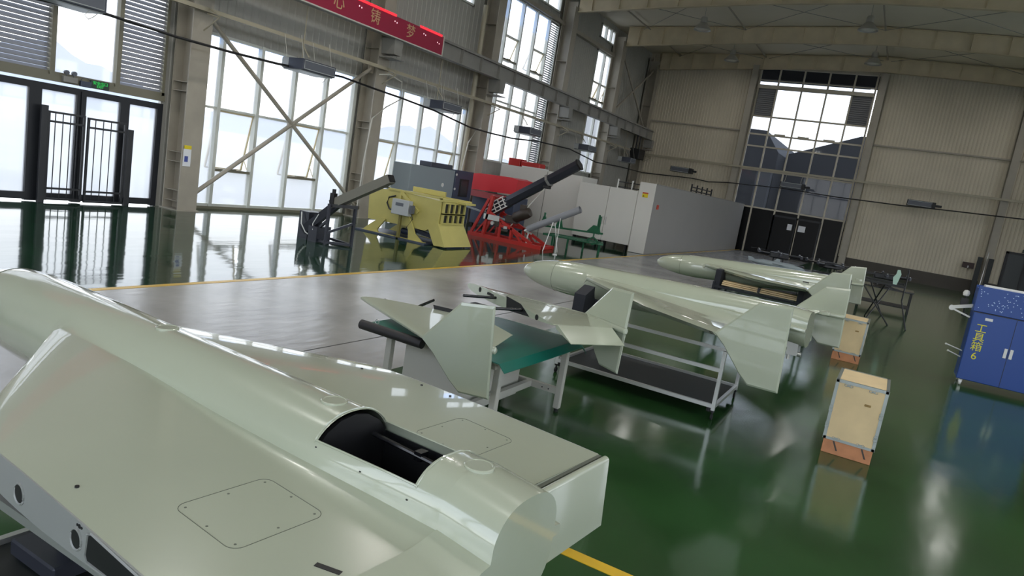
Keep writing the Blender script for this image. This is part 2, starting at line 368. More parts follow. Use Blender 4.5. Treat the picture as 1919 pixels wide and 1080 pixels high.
# ---- windows
WN = [0]
def window_left(y0, y1, z0, z1, mull, trans, openers=(), louvres=(), glassm=None, framem=None, blue=None, label=None, x=XL, sgn=1):
    WN[0] += 1; fm = framem or mMullion
    mb = MB(); d = .09
    for y in [y0 + .04, y1 - .04]: mb.box((x - sgn * .05, y - .04, z0), (x + sgn * d, y + .04, z1))
    for y in mull: mb.box((x - sgn * .05, y - .055, z0), (x + sgn * (d + .05), y + .055, z1))
    for z in (z0 + .04, z1 - .04): mb.box((x - sgn * .05, y0, z - .04), (x + sgn * d, y1, z + .04))
    for (ya, yb, z) in trans: mb.box((x - sgn * .045, ya, z - .035), (x + sgn * .08, yb, z + .035))
    o = mb.build('window_%d' % WN[0], fm); o['kind'] = 'structure'
    if label: o['label'] = label
    ops = set()
    g = MB(); ys = [y0] + list(mull) + [y1]
    lv = [tuple(q) for q in louvres]
    for i in range(len(ys) - 1):
        ya, yb = ys[i], ys[i + 1]; ym = (ya + yb) / 2
        if any(a - .01 < ym < b + .01 and q0 <= z0 + .1 and q1 >= z1 - .1 for a, b, q0, q1 in lv): continue
        segs = [(z0, z1)]
        for (oa, ob, q0, q1) in openers:
            if oa < ym < ob: segs = [(z0, q0), (q1, z1)]
        for a, b in segs:
            if b - a > .05:
                if blue and b > blue: b2 = blue
                else: b2 = b
                flat3(g, x, ya + .03, yb - .03, a, b2)
    if g.f: g.build('window_pane', glassm or mMilky, o)
    if blue:
        g = MB()
        for i in range(len(ys) - 1):
            ym = (ys[i] + ys[i + 1]) / 2
            if any(a - .01 < ym < b + .01 for a, b, q0, q1 in lv): continue
            flat3(g, x, ys[i] + .03, ys[i + 1] - .03, blue, z1)
        g.build('tinted_pane', mBlueGlass, o)
    for (oa, ob, q0, q1) in openers:   # bottom-hung-out sash pushed outwards
        s = MB(); tilt = .34
        def P(u, v): return (x - sgn * (tilt * (1 - v)), oa + .05 + (ob - oa - .1) * u, q0 + .03 + (q1 - q0 - .06) * v)
        for u0, v0, u1, v1 in ((0, 0, 1, 0), (0, 1, 1, 1), (0, 0, 0, 1), (1, 0, 1, 1)): s.beam(P(u0, v0), P(u1, v1), .05, .05)
        s.beam((x, oa + .1, q0 + .1), P(.02, .25), .02, .02); s.beam((x, ob - .1, q0 + .1), P(.98, .25), .02, .02)
        so = s.build('sash', M('warm sash frame', (206, 190, 150), .4) if False else mSash, o)
        g = MB(); g.add([P(0, 0), P(1, 0), P(1, 1), P(0, 1)], [(0, 1, 2, 3)]); g.build('sash_pane', glassm or mMilky, so)
        b = MB(); b.box((x - sgn * .05, oa, q0 - .04), (x + sgn * .11, ob, q0 + .04)); b.box((x + sgn * .02, oa + .5, q0 + .04), (x + sgn * .12, oa + .85, q0 + .07)); b.build('sill_rail', mTransom, o)
    for (a, b, q0, q1) in lv:
        s = MB(); z = q0 + .05
        while z < q1 - .08:
            s.add([(x + sgn * .07, a + .04, z), (x + sgn * .07, b - .04, z), (x - sgn * .03, b - .04, z + .102), (x - sgn * .03, a + .04, z + .102), (x + sgn * .07, a + .04, z - .012), (x + sgn * .07, b - .04, z - .012), (x - sgn * .03, b - .04, z + .090), (x - sgn * .03, a + .04, z + .090)],
                  [(0, 1, 2, 3), (4, 7, 6, 5), (0, 4, 5, 1), (2, 6, 7, 3)]); z += .115
        s.build('louvre', mLouvre, o)
    return o
def flat3(g, x, ya, yb, za, zb): g.add([(x, ya, za), (x, yb, za), (x, yb, zb), (x, ya, zb)], [(0, 1, 2, 3)])
mSash = M('warm sash frame', (206, 190, 150), .4)

# bay A above and beside the doors
window_left(5.8, 12.45, 3.08, 6.3, [9.5, 11.1], [], louvres=[(5.8, 9.5, 3.08, 6.3), (11.1, 12.45, 3.08, 6.3)], framem=mTransom, label='window of grey louvres and one clear pane above the doors')
# bay B
window_left(13.25, 20.05, .08, 5.15, [14.2, 15.63, 17.06, 18.5, 19.9], [(13.25, 20.05, 3.03)], openers=[(14.2, 15.63, 1.2, 3.0), (17.06, 18.5, 1.2, 3.0)], blue=4.88, label='tall glazing behind the steel cross brace')
# bay C
window_left(20.8, 27.4, .08, 5.15, [21.25, 22.65, 24.05, 25.45, 26.85], [(20.8, 27.4, 3.03)], openers=[(21.25, 22.65, 1.2, 3.0), (25.45, 26.85, 1.2, 3.0)], blue=4.88, label='tall glazing behind the grey cabinet')
window_left(25.3, 26.75, 9.5, 10.9, [], [], label='small upper window over the red banner')
# bay D
window_left(28.9, 35.1, 3.0, 10.9, [29.65, 31.1, 32.5, 33.95], [(29.65, 31.1, 9.05), (32.5, 33.95, 9.05), (29.65, 33.95, 5.95)], openers=[(29.65, 31.1, 7.95, 9.05), (32.5, 33.95, 7.95, 9.05)], louvres=[(33.95, 35.1, 3.0, 10.9)], blue=9.8, label='tall upper window with a louvre strip at its right')
window_left(30.2, 34.9, 11.45, 12.5, [31.7, 33.3], [], label='low clerestory window under the roof')
# bay E
window_left(40.6, 43.0, 3.4, 10.9, [41.8], [(40.6, 43.0, 9.0)], openers=[(40.6, 41.8, 7.95, 9.0), (41.8, 43.0, 7.95, 9.0)], label='narrow upper window near the far corner')
window_left(40.6, 43.0, 11.6, 12.45, [41.4, 42.2], [], label='small dark clerestory window near the corner')
# left wall sheet around openings
mb = MB()
def lw(y0, y1, z0, z1): mb.rib(0, XL - .02, y0, y1, z0, z1, .28, .02, 1); mb.box((XL - .16, y0, z0), (XL - .03, y1, z1))
lw(YB, 5.8, 0, 12.9); lw(5.8, 12.45, 6.3, 12.9)
lw(12.45, 13.25, 0, 12.9); lw(13.25, 20.05, 5.15, 12.9); lw(20.05, 20.8, 0, 12.9)
lw(20.8, 25.3, 5.15, 12.9); lw(25.3, 26.75, 5.15, 9.5); lw(25.3, 26.75, 10.9, 12.9); lw(26.75, 27.4, 5.15, 12.9); lw(27.4, 28.9, 0, 12.9)
lw(28.9, 35.1, 0, 3.0); lw(28.9, 35.1, 10.9, 11.45); lw(28.9, 30.2, 11.45, 12.9); lw(34.9, 35.1, 11.45, 12.9); lw(30.2, 34.9, 12.5, 12.9)
lw(35.1, 40.6, 0, 12.9); lw(40.6, 43.0, 0, 3.4); lw(40.6, 43, 10.9, 11.6); lw(40.6, 43, 12.45, 12.9); lw(43.0, YF, 0, 12.9)
struct('wall_left', mb, mWallGrey)
mb = MB(); mb.box((XL - .02, 28.9, 10.92), (XL + .25, 43.5, 11.12)); struct('trim_4', mb, mSteel, 'tan ledge beam above the upper windows')
mb = MB(); mb.box((XL, 43.05, 3.4), (XL + .65, 43.2, 11.0)); struct('trim_5', mb, mSteel, 'bright reveal beside the narrow window')
mb = MB(); mb.box((XL - .1, 5.8, 2.93), (XL + .14, 12.45, 3.08)); struct('trim_6', mb, mTransom, 'beam over the doors')
mb = MB(); mb.box((XL - .02, 13.25, 0), (XL + .12, 20.05, .08)); mb.box((XL - .02, 20.8, 0), (XL + .12, 27.4, .08)); struct('baseboard_left', mb, mTransom)
# doors
def door_panels():
    d = thing('door_1', None, None, (XL + .05, 9.0, 0), kind='structure'); d['label'] = 'glazed double door in a dark frame'
    f = MB(); x0, x1 = XL + .02, XL + .14
    for a, b in ((5.85, 5.98), (9.02, 9.3), (10.11, 10.34), (11.22, 11.47), (12.25, 12.41)): f.box((x0, a, .02), (x1, b, 2.86))
    for a, b in ((5.98, 9.02), (9.3, 10.11), (10.34, 11.22), (11.47, 12.25)): f.box((x0, a, 2.70), (x1, b, 2.86)); f.box((x0, a, .05), (x1, b, .22))
    f.box((x0 + .14, 10.2, 0.05), (x0 + .16, 10.23, 2.8)); f.box((x1, 10.13, 1.15), (x1 + .05, 10.17, 1.45))
    f.build('door_frame', mDarkFrame, d, world=True)
    g = MB()
    for a, b in ((5.98, 9.02), (9.3, 10.11), (10.34, 11.22), (11.47, 12.25)): flat3(g, XL + .07, a, b, .2, 2.72)
    g.build('door_glass', mMilky, d, world=True)
    h = MB(); h.tube((x1 + .05, 10.31, 1.0), (x1 + .05, 10.31, 1.3), .015); h.beam((x1, 10.31, 1.15), (x1 + .05, 10.31, 1.15), .02, .02); h.build('door_handle', mAlu, d, world=True)
door_panels()
# crane beam
mb = MB(); xc = -17.2
mb.box((xc - .15, YB, 6.6), (xc + .15, YF - .4, 6.63)); mb.box((xc - .15, YB, 7.2), (xc + .15, YF - .4, 7.23)); mb.box((xc - .012, YB, 6.63), (xc + .012, YF - .4, 7.2))
y = YB
while y < YF - .6: mb.box((xc - .14, y, 6.63), (xc + .14, y + .015, 7.2)); y += 1.5
mb.box((xc - .04, YB, 7.23), (xc + .04, YF - .4, 7.32))
struct('crane_beam', mb, mSteelGrey, 'grey crane runway beam along the left wall')
mb = MB()
for y in CY:
    mb.prism([(y - .2, 6.05), (y + .2, 6.05), (y + .25, 6.6), (y - .25, 6.6)], 0, -17.05, -17.65)
for y in CY[1:]: mb.box((-17.62, y - .35, 5.9), (-17.0, y + .35, 5.93)); 
struct('crane_brackets', mb, mSteelGrey, 'steel corbels under the crane beam')
# section pipe along walls
mb = MB(); mb.beam((-17.5, YB, 5.53), (-17.5, 49.62, 5.56), .11, .11); mb.beam((-17.5, 49.6, 5.56), (11.4, 49.6, 5.78), .11, .13)
for y in (8.9, 16.3, 23.6, 30.9, 38.2, 45.5): 
    mb.tube((-17.5, y, 5.5), (-17.1, y, 5.05), .02, n=6); mb.tube((-17.4, y, 6.6), (-17.4, y, 4.9), .018, n=6)
for y in CY[1:]: mb.tube((-17.5, y, 5.45), (-17.0, y, 5.35), .02, n=6); mb.tube((-17.0, y, 5.35), (-17.6, y, 5.0), .02, n=6); mb.beam((-17.5, y, 5.6), (-17.0, y, 5.4), .03, .03)
for x in (-14.4, -6.9, .5, 8): 
    for dx in (-.5, .5): mb.tube((x + dx, 49.6, 5.6), (x + dx, 49.1, 4.9), .012, n=6)
struct('service_rail', mb, mPipe, 'cream steel rail running along both walls')
mb = MB(); mb.rib  # girts on far wall
mb.box((XL, 50.14, 8.03), (-10.9, 50.26, 8.12)); mb.box((-2.9, 50.14, 8.03), (4.7, 50.26, 8.12)); mb.box((5, 50.14, 8.03), (XR, 50.26, 8.12)); struct('trim_7', mb, mSteel, 'girt across the far wall')
# cross braces
def brace(y0, z0, y1, z1, x, r, lab):
    mb = MB(); mb.tube((x, y0, z0), (x, y1, z1), r, n=12); mb.tube((x + .02, y0, z1), (x + .02, y1, z0), r, n=12)
    ym, zm = (y0 + y1) / 2, (z0 + z1) / 2; mb.box((x - .03, ym - .16, zm - .1), (x + .05, ym + .16, zm + .1))
    for yy, zz in ((y0, z0), (y1, z1), (y0, z1), (y1, z0)): mb.box((x - .02, yy - .14, zz - .14), (x + .02, yy + .14, zz + .14))
    o = mb.build('cross_brace', mSteel, smooth=True); o['kind'] = 'structure'; o['label'] = lab
brace(13.25, .45, 20.1, 5.45, -17.95, .065, 'large steel cross brace in front of the tall glazing')
brace(43.3, 7.5, 49.6, 11.4, -17.95, .07, 'upper steel cross brace by the far corner')
# ---- far wall
mb = MB()
def fw_(x0, x1, z0, z1): mb.rib(1, YF, x0, x1, z0, z1, .2, .03, -1); mb.box((x0, YF + .02, z0), (x1, YF + .16, z1))
fw_(XL - .2, -10.6, .8, 12.95); fw_(-10.6, -3.3, 12.35, 13.5); fw_(-3.3, 5.55, .8, 13.5); fw_(5.55, 7.6, 2.85, 13.3); fw_(7.6, XR + .2, .8, 13.2)
struct('wall_back', mb, mWall)
mb = MB(); 
for a, b in ((XL - .2, -10.6), (-3.3, 5.55), (7.6, XR + .2)): mb.box((a, YF - .04, 0), (b, YF + .16, .8))
struct('baseboard_back', mb, mDado)
# far window
mb = MB(); wx = [-10.55, -9.3, -7.75, -6.2, -4.67, -3.4]; wz = [0, 3.05, 5.55, 7.95, 9.15, 11.0, 11.25, 12.35]
for x in wx: mb.box((x - .05, YF - .12, 0), (x + .05, YF + .05, 12.35))
for z in (3.05, 5.55, 7.15, 7.95, 9.15): mb.box((-10.55, YF - .1, z - .05), (-3.4, YF + .05, z + .05))
mb.box((-10.6, YF - .25, 10.98), (-3.35, YF + .05, 11.22)); mb.box((-10.55, YF - .08, 11.52), (-3.4, YF + .04, 11.57)); mb.box((-10.55, YF - .1, 12.3), (-3.4, YF + .05, 12.4))
for x in (-8.5, -7.0, -5.4): mb.box((x - .35, YF - .14, 7.97), (x + .35, YF - .08, 8.08))
WN[0] += 1; o = mb.build('window_%d' % WN[0], M('beige window grid', (190, 182, 164), .45)); o['kind'] = 'structure'; o['label'] = 'very tall gridded window in the far wall'
g = MB(); g.add([(-10.5, YF, 3.05), (-3.45, YF, 3.05), (-3.45, YF, 9.15), (-10.5, YF, 9.15)], [(0, 1, 2, 3)]); g.add([(-9.3, YF, 9.15), (-4.67, YF, 9.15), (-4.67, YF, 12.3), (-9.3, YF, 12.3)], [(0, 1, 2, 3)])
g.add([(-10.5, YF, 11.2), (-9.3, YF, 11.2), (-9.3, YF, 12.3), (-10.5, YF, 12.3)], [(0, 1, 2, 3)]); g.add([(-4.67, YF, 11.2), (-3.45, YF, 11.2), (-3.45, YF, 12.3), (-4.67, YF, 12.3)], [(0, 1, 2, 3)])
g.build('window_pane', mTint, o)
g = MB(); g.box((-10.6, YF, 0), (-3.3, YF + .02, 3.0)); g.build('lower_panel', M('black door glass', (8, 9, 10), .35, spec=.15), o)
g = MB()
for a, b in ((-10.5, -9.3), (-4.67, -3.45)):
    z = 9.25
    while z < 10.9: g.box((a + .08, YF - .06, z), (b - .08, YF + .02, z + .05)); z += .13
    g.box((a, YF + .03, 9.15), (b, YF + .05, 11))
g.build('louvre', mLouvre, o)
# door in far window
d = thing('door_2', None, None, (-6.2, YF - .06, 0), kind='structure'); d['label'] = 'dark glass door with two paper notices in the far window'
f = MB(); 
for x in (-7.75, -6.25, -4.75): f.box((x - .06, YF - .12, 0), (x + .06, YF - .02, 2.75))
f.box((-7.75, YF - .12, 2.65), (-4.75, YF - .02, 2.78)); f.build('door_frame', mDarkFrame, d, world=True)
f = MB(); f.box((-6.75, YF - .13, 1.9), (-6.45, YF - .125, 2.3)); f.box((-6.05, YF - .13, 1.9), (-5.6, YF - .125, 2.3)); f.build('paper_notice', mPaper, d, world=True)
# dark double door on the right of the far wall
d = thing('door_3', None, None, (6.6, YF, 0), kind='structure'); d['label'] = 'dark panelled double door beyond the blue cabinet'
f = MB(); f.box((5.55, YF - .1, 0), (5.7, YF + .1, 2.85)); f.box((7.45, YF - .1, 0), (7.6, YF + .1, 2.85)); f.box((5.55, YF - .1, 2.72), (7.6, YF + .1, 2.85)); f.box((6.52, YF - .08, 0), (6.63, YF + .02, 2.72)); f.build('door_frame', mDarkFrame, d, world=True)
f = MB(); f.box((5.7, YF - .03, .05), (6.52, YF + .02, 2.72)); f.box((6.63, YF - .03, .05), (7.45, YF + .02, 2.72)); f.build('door_leaf', mDoorGlassDark, d, world=True)
f = MB(); f.box((6.3, YF - .12, 2.88), (6.8, YF - .02, 3.08)); f.build('door_sign', mExitDark, d, world=True)
# ---- neighbouring shed seen through the far window
mb = MB()
mb.prism([(-30, 0), (-10.3, 0), (-10.3, 7.9), (-11.6, 9.6), (-30, 9.8)], 1, 62, 90)
mb.prism([(-10.2, 0), (25, 0), (25, 12.4), (-4.7, 10.4), (-10.2, 8.2)], 1, 66, 90)
struct('neighbour_building', mb, mNeighbour, 'dark neighbouring sheds seen through the far window')
mb = MB(); mb.box((-12, 50.9, 11.75), (-2, 52.0, 13.2)); struct('eave_soffit', mb, mNeighbour, 'dark eave overhang outside the top of the far window')
mb = MB(); mb.box((-11.4, 60.5, 0), (-10.3, 61.5, 6.2)); struct('neighbour_annex', mb, mNeighbourLight, 'pale annex outside the far window')
# ---- right wall and rear wall with glazed bays added to light the hall, mostly outside the frame
mb = MB()
def rw(y0, y1, z0, z1): mb.rib(0, XR + .02, y0, y1, z0, z1, .28, .02, -1); mb.box((XR + .03, y0, z0), (XR + .16, y1, z1))
bays = [(-8.9, -2.9), (-1.4, 4.6), (6.1, 12.1), (13.6, 19.6), (21.1, 27.1), (28.6, 34.6), (36.1, 42.1)]
y = YB
for a, b in bays:
    rw(y, a, 0, 12.9); rw(a, b, 0, 1.0); rw(a, b, 5.2, 7.6); rw(a, b, 11.2, 12.9); y = b
rw(y, YF, 0, 12.9); struct('wall_right', mb, mWall)
for a, b in bays:
    q = (b - a) / 4
    window_left(a, b, 1.0, 5.2, [a + q, a + 2 * q, a + 3 * q], [(a, b, 3.0)], glassm=mClearOut, x=XR, sgn=-1, label='added right wall glazing out of frame that lights the hall')
    window_left(a, b, 7.6, 11.2, [a + q, a + 2 * q, a + 3 * q], [], glassm=mClearOut, x=XR, sgn=-1, label='added upper right wall glazing out of frame that lights the hall')
mb = MB()
def bw(x0, x1, z0, z1): mb.rib(1, YB, x0, x1, z0, z1, .28, .02, 1); mb.box((x0, YB - .16, z0), (x1, YB - .01, z1))
bw(XL - .2, -14, 0, 13.2); bw(-14, 8, 0, 1); bw(-14, 8, 9.5, 13.6); bw(8, XR + .2, 0, 13.2)
struct('wall_front', mb, mWall)
WN[0] += 1; mb = MB()
for i in range(13): x = -14 + i * 22 / 12; mb.box((x - .05, YB - .06, 1), (x + .05, YB + .08, 9.5))
for z in (1.04, 3.8, 6.6, 9.46): mb.box((-14, YB - .06, z - .04), (8, YB + .08, z + .04))
o = mb.build('window_%d' % WN[0], mMullion); o['kind'] = 'structure'; o['label'] = 'added rear glazing behind the camera that lights the hall'
g = MB(); g.add([(-14, YB, 1), (8, YB, 1), (8, YB, 9.5), (-14, YB, 9.5)], [(0, 1, 2, 3)]); g.build('window_pane', mClearOut, o)
#@@PART2
# ================================================================== HIGH BAY LAMPS
def lamp_proto():
    t = thing('high_bay_lamp', 'x', 'lamp', (0, 0, 0), group='high bay lamps under the roof')
    m = MB(); m.tube((0, 0, .25), (0, 0, .60), .010, n=6); m.build('rod', mLampMetal, t)
    m = MB(); m.lathe([(.09, .26), (.11, .22), (.11, .08), (.07, .06)], n=16); m.build('ballast', mLampMetal, t, smooth=True)
    m = MB(); m.lathe([(.08, .08), (.14, .04), (.26, -.10), (.30, -.16), (.29, -.17), (.25, -.10), (.13, .02), (.07, .05)], n=20); m.build('reflector', mLampMetal, t, smooth=True)
    m = MB(); m.lathe([(.24, -.13), (.2, -.15), (.1, -.165), (.02, -.17)], n=20); m.build('lens', mLampGlass, t, smooth=True)
    return t
LP = lamp_proto(); first = True
LAB = {(0, 4): 'high bay lamp between the two nearest rafters in view, left one', (1, 4): 'high bay lamp between the two nearest rafters in view, right one',
       (0, 5): 'high bay lamp hanging in front of the far wall, left of the tall window', (1, 5): 'high bay lamp hanging in front of the tall far window top'}
for j, y in enumerate((1.6, 9.1, 16.6, 24.1, 38.9, 46.4)):
    for i, x in enumerate((-11.75, -3.6, 4.9)):
        o = LP if first else copy_tree(LP); first = False
        zz = roofz(x) - .97; o.location = (x, y, zz); o.scale = (1.6, 1.6, 1.6)
        o['label'] = LAB.get((i, j), 'high bay lamp out of frame in the %s row, %s' % (('left', 'middle', 'right')[i], ('behind the camera', 'above the foreground airframe bay', 'third bay from the back', 'fourth bay from the back', 'fifth bay, beyond the right edge', 'last bay before the far wall')[j]))
        if j == 3: continue   # no fill light here, it would glint on the foreground wing
        ld = bpy.data.lights.new('lamp_fill_light', 'AREA'); ld.shape = 'DISK'; ld.size = .8; ld.energy = LAMP_FILL_W if j < 3 else 15.0   # added fill light for the hall, weaker for the rows in view
        ld.color = (1.0, .97, .93); ld.spread = PI
        lo = bpy.data.objects.new('lamp_fill_light', ld); COL.objects.link(lo); lo.location = (x, y, zz - .32); lo['kind'] = 'structure'

# ================================================================== AIRFRAMES
def sm(a, b): return 0.0 if a < 0 else (1.0 if a > 1 else a * a * (3 - 2 * a))
G = dict(tk=1.0, bk=1.0, te=0.0, q=.255, c0=3.178, R=.25, zc=0.0, Ln=4.40, nose=1.15)
def le_a(b):  # leading edge position for span offset b
    return -G['c0'] + 2.462 * max(0, (abs(b) - .22)) / 1.70
def halft(a, b):
    le = le_a(b); te = G['te']; L = te - le
    if L <= 0 or a >= te or a <= le: return 0.0
    u = (a - le) / L  # 0 at LE, 1 at TE
    tm = .092 * (-le / 1.93) ** .75 if le < 0 else 0
    f = 2.6 * (0.2969 * math.sqrt(max(u, 0)) - 0.126 * u - 0.3516 * u * u + 0.2843 * u ** 3 - 0.1036 * u ** 4) / .26
    return G['tk'] * tm * max(f, 0) * .385 + .004
def camber(a, b):
    k = max(0.0, 1 - max(0, abs(b) - .2) / .95); le = le_a(b); u = min(1, max(0, (a - le) / max(G['te'] - le, .01)))
    return .10 * k * (1 - u) ** 2
def fus(a):
    # half width, top, bottom, exponent
    Ln, R = G['Ln'], G['R']; a0 = -Ln + G['nose']
    if a < a0:
        t = (a + Ln) / G['nose']; r = R * math.sqrt(max(0, 1 - (1 - min(1, max(t, 0))) ** 2.3)); return r, r, -r, 2.0
    k = sm((a - G['q'] + 1.85) / 1.75, 0); k0 = sm((a - a0 - .6) / 1.2, 0); r = R + (.248 - R) * k0
    return r - .03 * k, r - .02 * k - .0, -r + .03 * k, 2.0 + .6 * k
def fzc(a):
    k0 = sm((a + G['Ln'] - G['nose'] - .6) / 1.2, 0); return G['zc'] * (1 - k0)
def smax(x, y, k=.035):
    h = max(0.0, min(1.0, .5 + .5 * (x - y) / k)); return y * (1 - h) + x * h + k * h * (1 - h)
def fz(a, b, top=True):
    r, t, bt, ex = fus(a); q = abs(b) / max(r, 1e-6)
    f = (1 - q ** ex) ** (1 / ex) if q < 1 else 0
    zc = fzc(a) * (1 if top else -1)
    return zc + (t if top else -bt) * f if q < 1 else -0.06 - .5 * (abs(b) - r)
def surf(a, b, top=True):
    h = halft(a, b); c = camber(a, b); le = le_a(b)
    F = fz(a, b, top)
    if h <= 0: z = F if abs(b) < fus(a)[0] else (c if top else -c)
    else:
        w = (c + h) if top else (h * G['bk'] - c)
        near = max(0.0, 1 - max(0, abs(b) - .25) / .45); z = smax(F, w, .012 + .13 * near * min(1, (a + G['c0']) / 1.2) ** .7 + .08 * near * max(0, min(1, (a + 1.6) / 1.3)) if top else .03)
    return z if top else -z
def airframe_body(span, hatch=False):
    m = MB(); A = []; Ln, N_, te, q, c0 = G['Ln'], G['nose'], G['te'], G['q'], G['c0']
    n = 14
    for i in range(n + 1): A.append(-Ln + N_ * (1 - math.cos(PI / 2 * i / n)))
    a = -Ln + N_ + .1
    while a < -c0 - .02: A.append(a); a += .1
    A += [-c0, -c0 + .03, -c0 + .08, -c0 + .15]
    a = -c0 + .25
    while a < -.80: A.append(a); a += .1
    A += [x for x in (-.75, -.70, -.6, -.5, -.4, -.3, -.2, -.15, -.1, -.05) if x < te - .03] + [te - .02, te - .0001, te + .0001]
    A += [te + (q - te) * k for k in (.2, .45, .7, .9, 1)]
    A = sorted(set(round(x, 5) for x in A))
    core = [-1, -.985, -.95, -.88, -.8, -.7, -.6, -.45, -.3, -.15, 0, .15, .3, .45, .6, .7, .8, .88, .95, .985, 1]
    no = 20; rows = []; flare = .33 if q > te + .1 else .22; nflare = .66 if hatch else flare
    for a in A:
        r = fus(a)[0]
        if a < -c0: w = r
        elif a > te: w = r + max(0, (flare - r)) * (1 - .55 * (a - te) / (q - te)); wn = r + max(0, (nflare - r)) * (1 - .45 * (a - te) / (q - te))
        else: w = max(r, min(span, .22 + (a + c0) / 2.462 * 1.70))
        bc = [c * r for c in core]
        if not a > te: wn = w
        knf = lambda w: [r + (w - r) * (j / no) ** 1.25 for j in range(1, no + 1)] if w > r + .001 else [r] * no
        rows.append(([-x for x in knf(wn)[::-1]] + bc + knf(w), w, r, wn))
    nb = len(rows[0][0]); vs = []; fs = []
    for (bs, w0, r, wn), a in zip(rows, A):
        for top in (True, False):
            for b in bs:
                w = w0 if b > 0 else wn
                edge = abs(abs(b) - w) < 1e-6 and not (w >= span - 1e-4)
                if a < -c0: z = (1 if top else -1) * fz(a, b, top) if abs(b) < r - 1e-9 else fzc(a)
                elif a > te:
                    f = fz(a, b, top); t_ = .012 if abs(b) < w - 1e-6 else 0
                    z = (smax(f, t_, .012 + .21 * max(0.0, 1 - max(0, abs(b) - .25) / .45) if top else .03)) * (1 if top else -1) - .03 * (a - te) / (q - te)
                    if abs(b) >= w - 1e-6: z = -.03 * (a - te) / (q - te)
                elif edge: z = camber(a, b) if w > r + .001 else 0
                else: z = surf(a, b, top)
                vs.append((a, b, z))
    hk = .88; i0 = no + core.index(-hk); i1 = no + core.index(hk)
    for k in range(len(A) - 1):
        o0 = k * 2 * nb; o1 = o0 + 2 * nb
        for j in range(nb - 1):
            if not (hatch and A[k] >= -.7001 and A[k + 1] <= -.1499 and i0 <= j < i1): fs.append((o0 + j, o1 + j, o1 + j + 1, o0 + j + 1))
            fs.append((o0 + nb + j, o0 + nb + j + 1, o1 + nb + j + 1, o1 + nb + j))
        for j in (0, nb - 1): fs.append((o0 + j, o0 + nb + j, o1 + nb + j, o1 + j))
    o = (len(A) - 1) * 2 * nb
    fs.append(tuple([o + j for j in range(nb)] + [o + nb + j for j in range(nb - 1, -1, -1)]))
    m.add(vs, fs); return m
def wing_patch(b0, b1, sg):
    m = MB(); N = 24; K = 8; vs = []
    for i in range(K + 1):
        b = b0 + (b1 - b0) * i / K; le = le_a(b); L = G['te'] - le
        for top in (1, -1):
            for j in range(N + 1):
                u = (1 - math.cos(PI * j / N)) / 2; a = le + L * u
                z = camber(a, b) + top * (halft(a, b) if 0 < j else 0) * (1 if top > 0 else G['bk']); vs.append((a, b * sg, z))
    R = N + 1; fs = []
    for i in range(K):
        for t in (0, 1):
            for j in range(N):
                p = (i * 2 + t) * R + j; q = ((i + 1) * 2 + t) * R + j; fs.append((p, p + 1, q + 1, q))
        p = (i * 2) * R + N; q = ((i + 1) * 2) * R + N; fs.append((p, p + R, q + R, q))
    for i in (0, K): p = i * 2 * R; fs.append(tuple([p + j for j in range(R)] + [p + R + j for j in range(R - 1, -1, -1)]))
    m.add(vs, fs); return m
def rib_outline(b):
    up = []; dn = []; le = le_a(b); L = G['te'] - le
    for i in range(31):
        u = (1 - math.cos(PI * i / 30)) / 2; a = le + L * u; h = halft(a, b) * .985; c = camber(a, b); up.append((a, c + h)); dn.append((a, c - h * G['bk']))
    return up + dn[::-1][1:-1]
FIN = [(-.715, 0), (-.325, .395), (0, .412), (0, -.46), (-.30, -.455), (-.40, -.36), (-.60, -.11)]
def fin_mb(b, th=.032):
    m = MB(); c = (sum(p[0] for p in FIN) / 7, sum(p[1] for p in FIN) / 7)
    inner = [(c[0] + (x - c[0]) * .95, c[1] + (z - c[1]) * .95) for x, z in FIN]; n = 7
    vs = [(x, b - th / 2, z) for x, z in inner] + [(x, b - th * .15, z) for x, z in FIN] + [(x, b + th * .15, z) for x, z in FIN] + [(x, b + th / 2, z) for x, z in inner]
    fs = [tuple(range(n)), tuple(range(3 * n, 4 * n))]
    for k in range(3):
        for i in range(n): fs.append((k * n + i, k * n + (i + 1) % n, (k + 1) * n + (i + 1) % n, (k + 1) * n + i))
    m.add(vs, fs)
    return m
def elevon_mb(b0, b1, droop, chord=.33, h=(.045, 0, -.01)):
    # plate hinged along b, hanging at an angle
    m = MB(); c, s_ = math.cos(droop), math.sin(droop); sec = []
    for i in range(9):
        t = PI / 2 + PI * i / 8; sec.append((.022 * math.cos(t), .022 * math.sin(t)))
    sec += [(chord, -.003), (chord, .003)]
    pts = [(h[0] + u * c + v * s_, h[2] - u * s_ + v * c) for u, v in sec]; n = len(pts)
    k = .05
    vs = [(x, b0, z) for x, z in pts] + [(x, b1 - (k * (max(0, -(z - h[2])) / chord)), z) for x, z in pts]
    m.add(vs, [tuple(range(n)), tuple(range(n, 2 * n))] + [(i, (i + 1) % n, n + (i + 1) % n, n + i) for i in range(n)]); return m
def rrect(a0, b0, a1, b1, r, n=6, skew=0):
    out = []
    for (ca, cb, s0) in ((a1 - r, b1 - r, 0), (a0 + r, b1 - r, 1), (a0 + r, b0 + r, 2), (a1 - r, b0 + r, 3)):
        for i in range(n + 1):
            t = (s0 + i / n) * PI / 2; out.append((ca + r * math.cos(t), cb + r * math.sin(t)))
    return out
def densify(p, step=.04):
    o = []
    for i in range(len(p)):
        a, b = p[i], p[(i + 1) % len(p)]; L = math.hypot(b[0] - a[0], b[1] - a[1]); k = max(1, int(L / step))
        for j in range(k): o.append((a[0] + (b[0] - a[0]) * j / k, a[1] + (b[1] - a[1]) * j / k))
    o.append(p[0]); return o
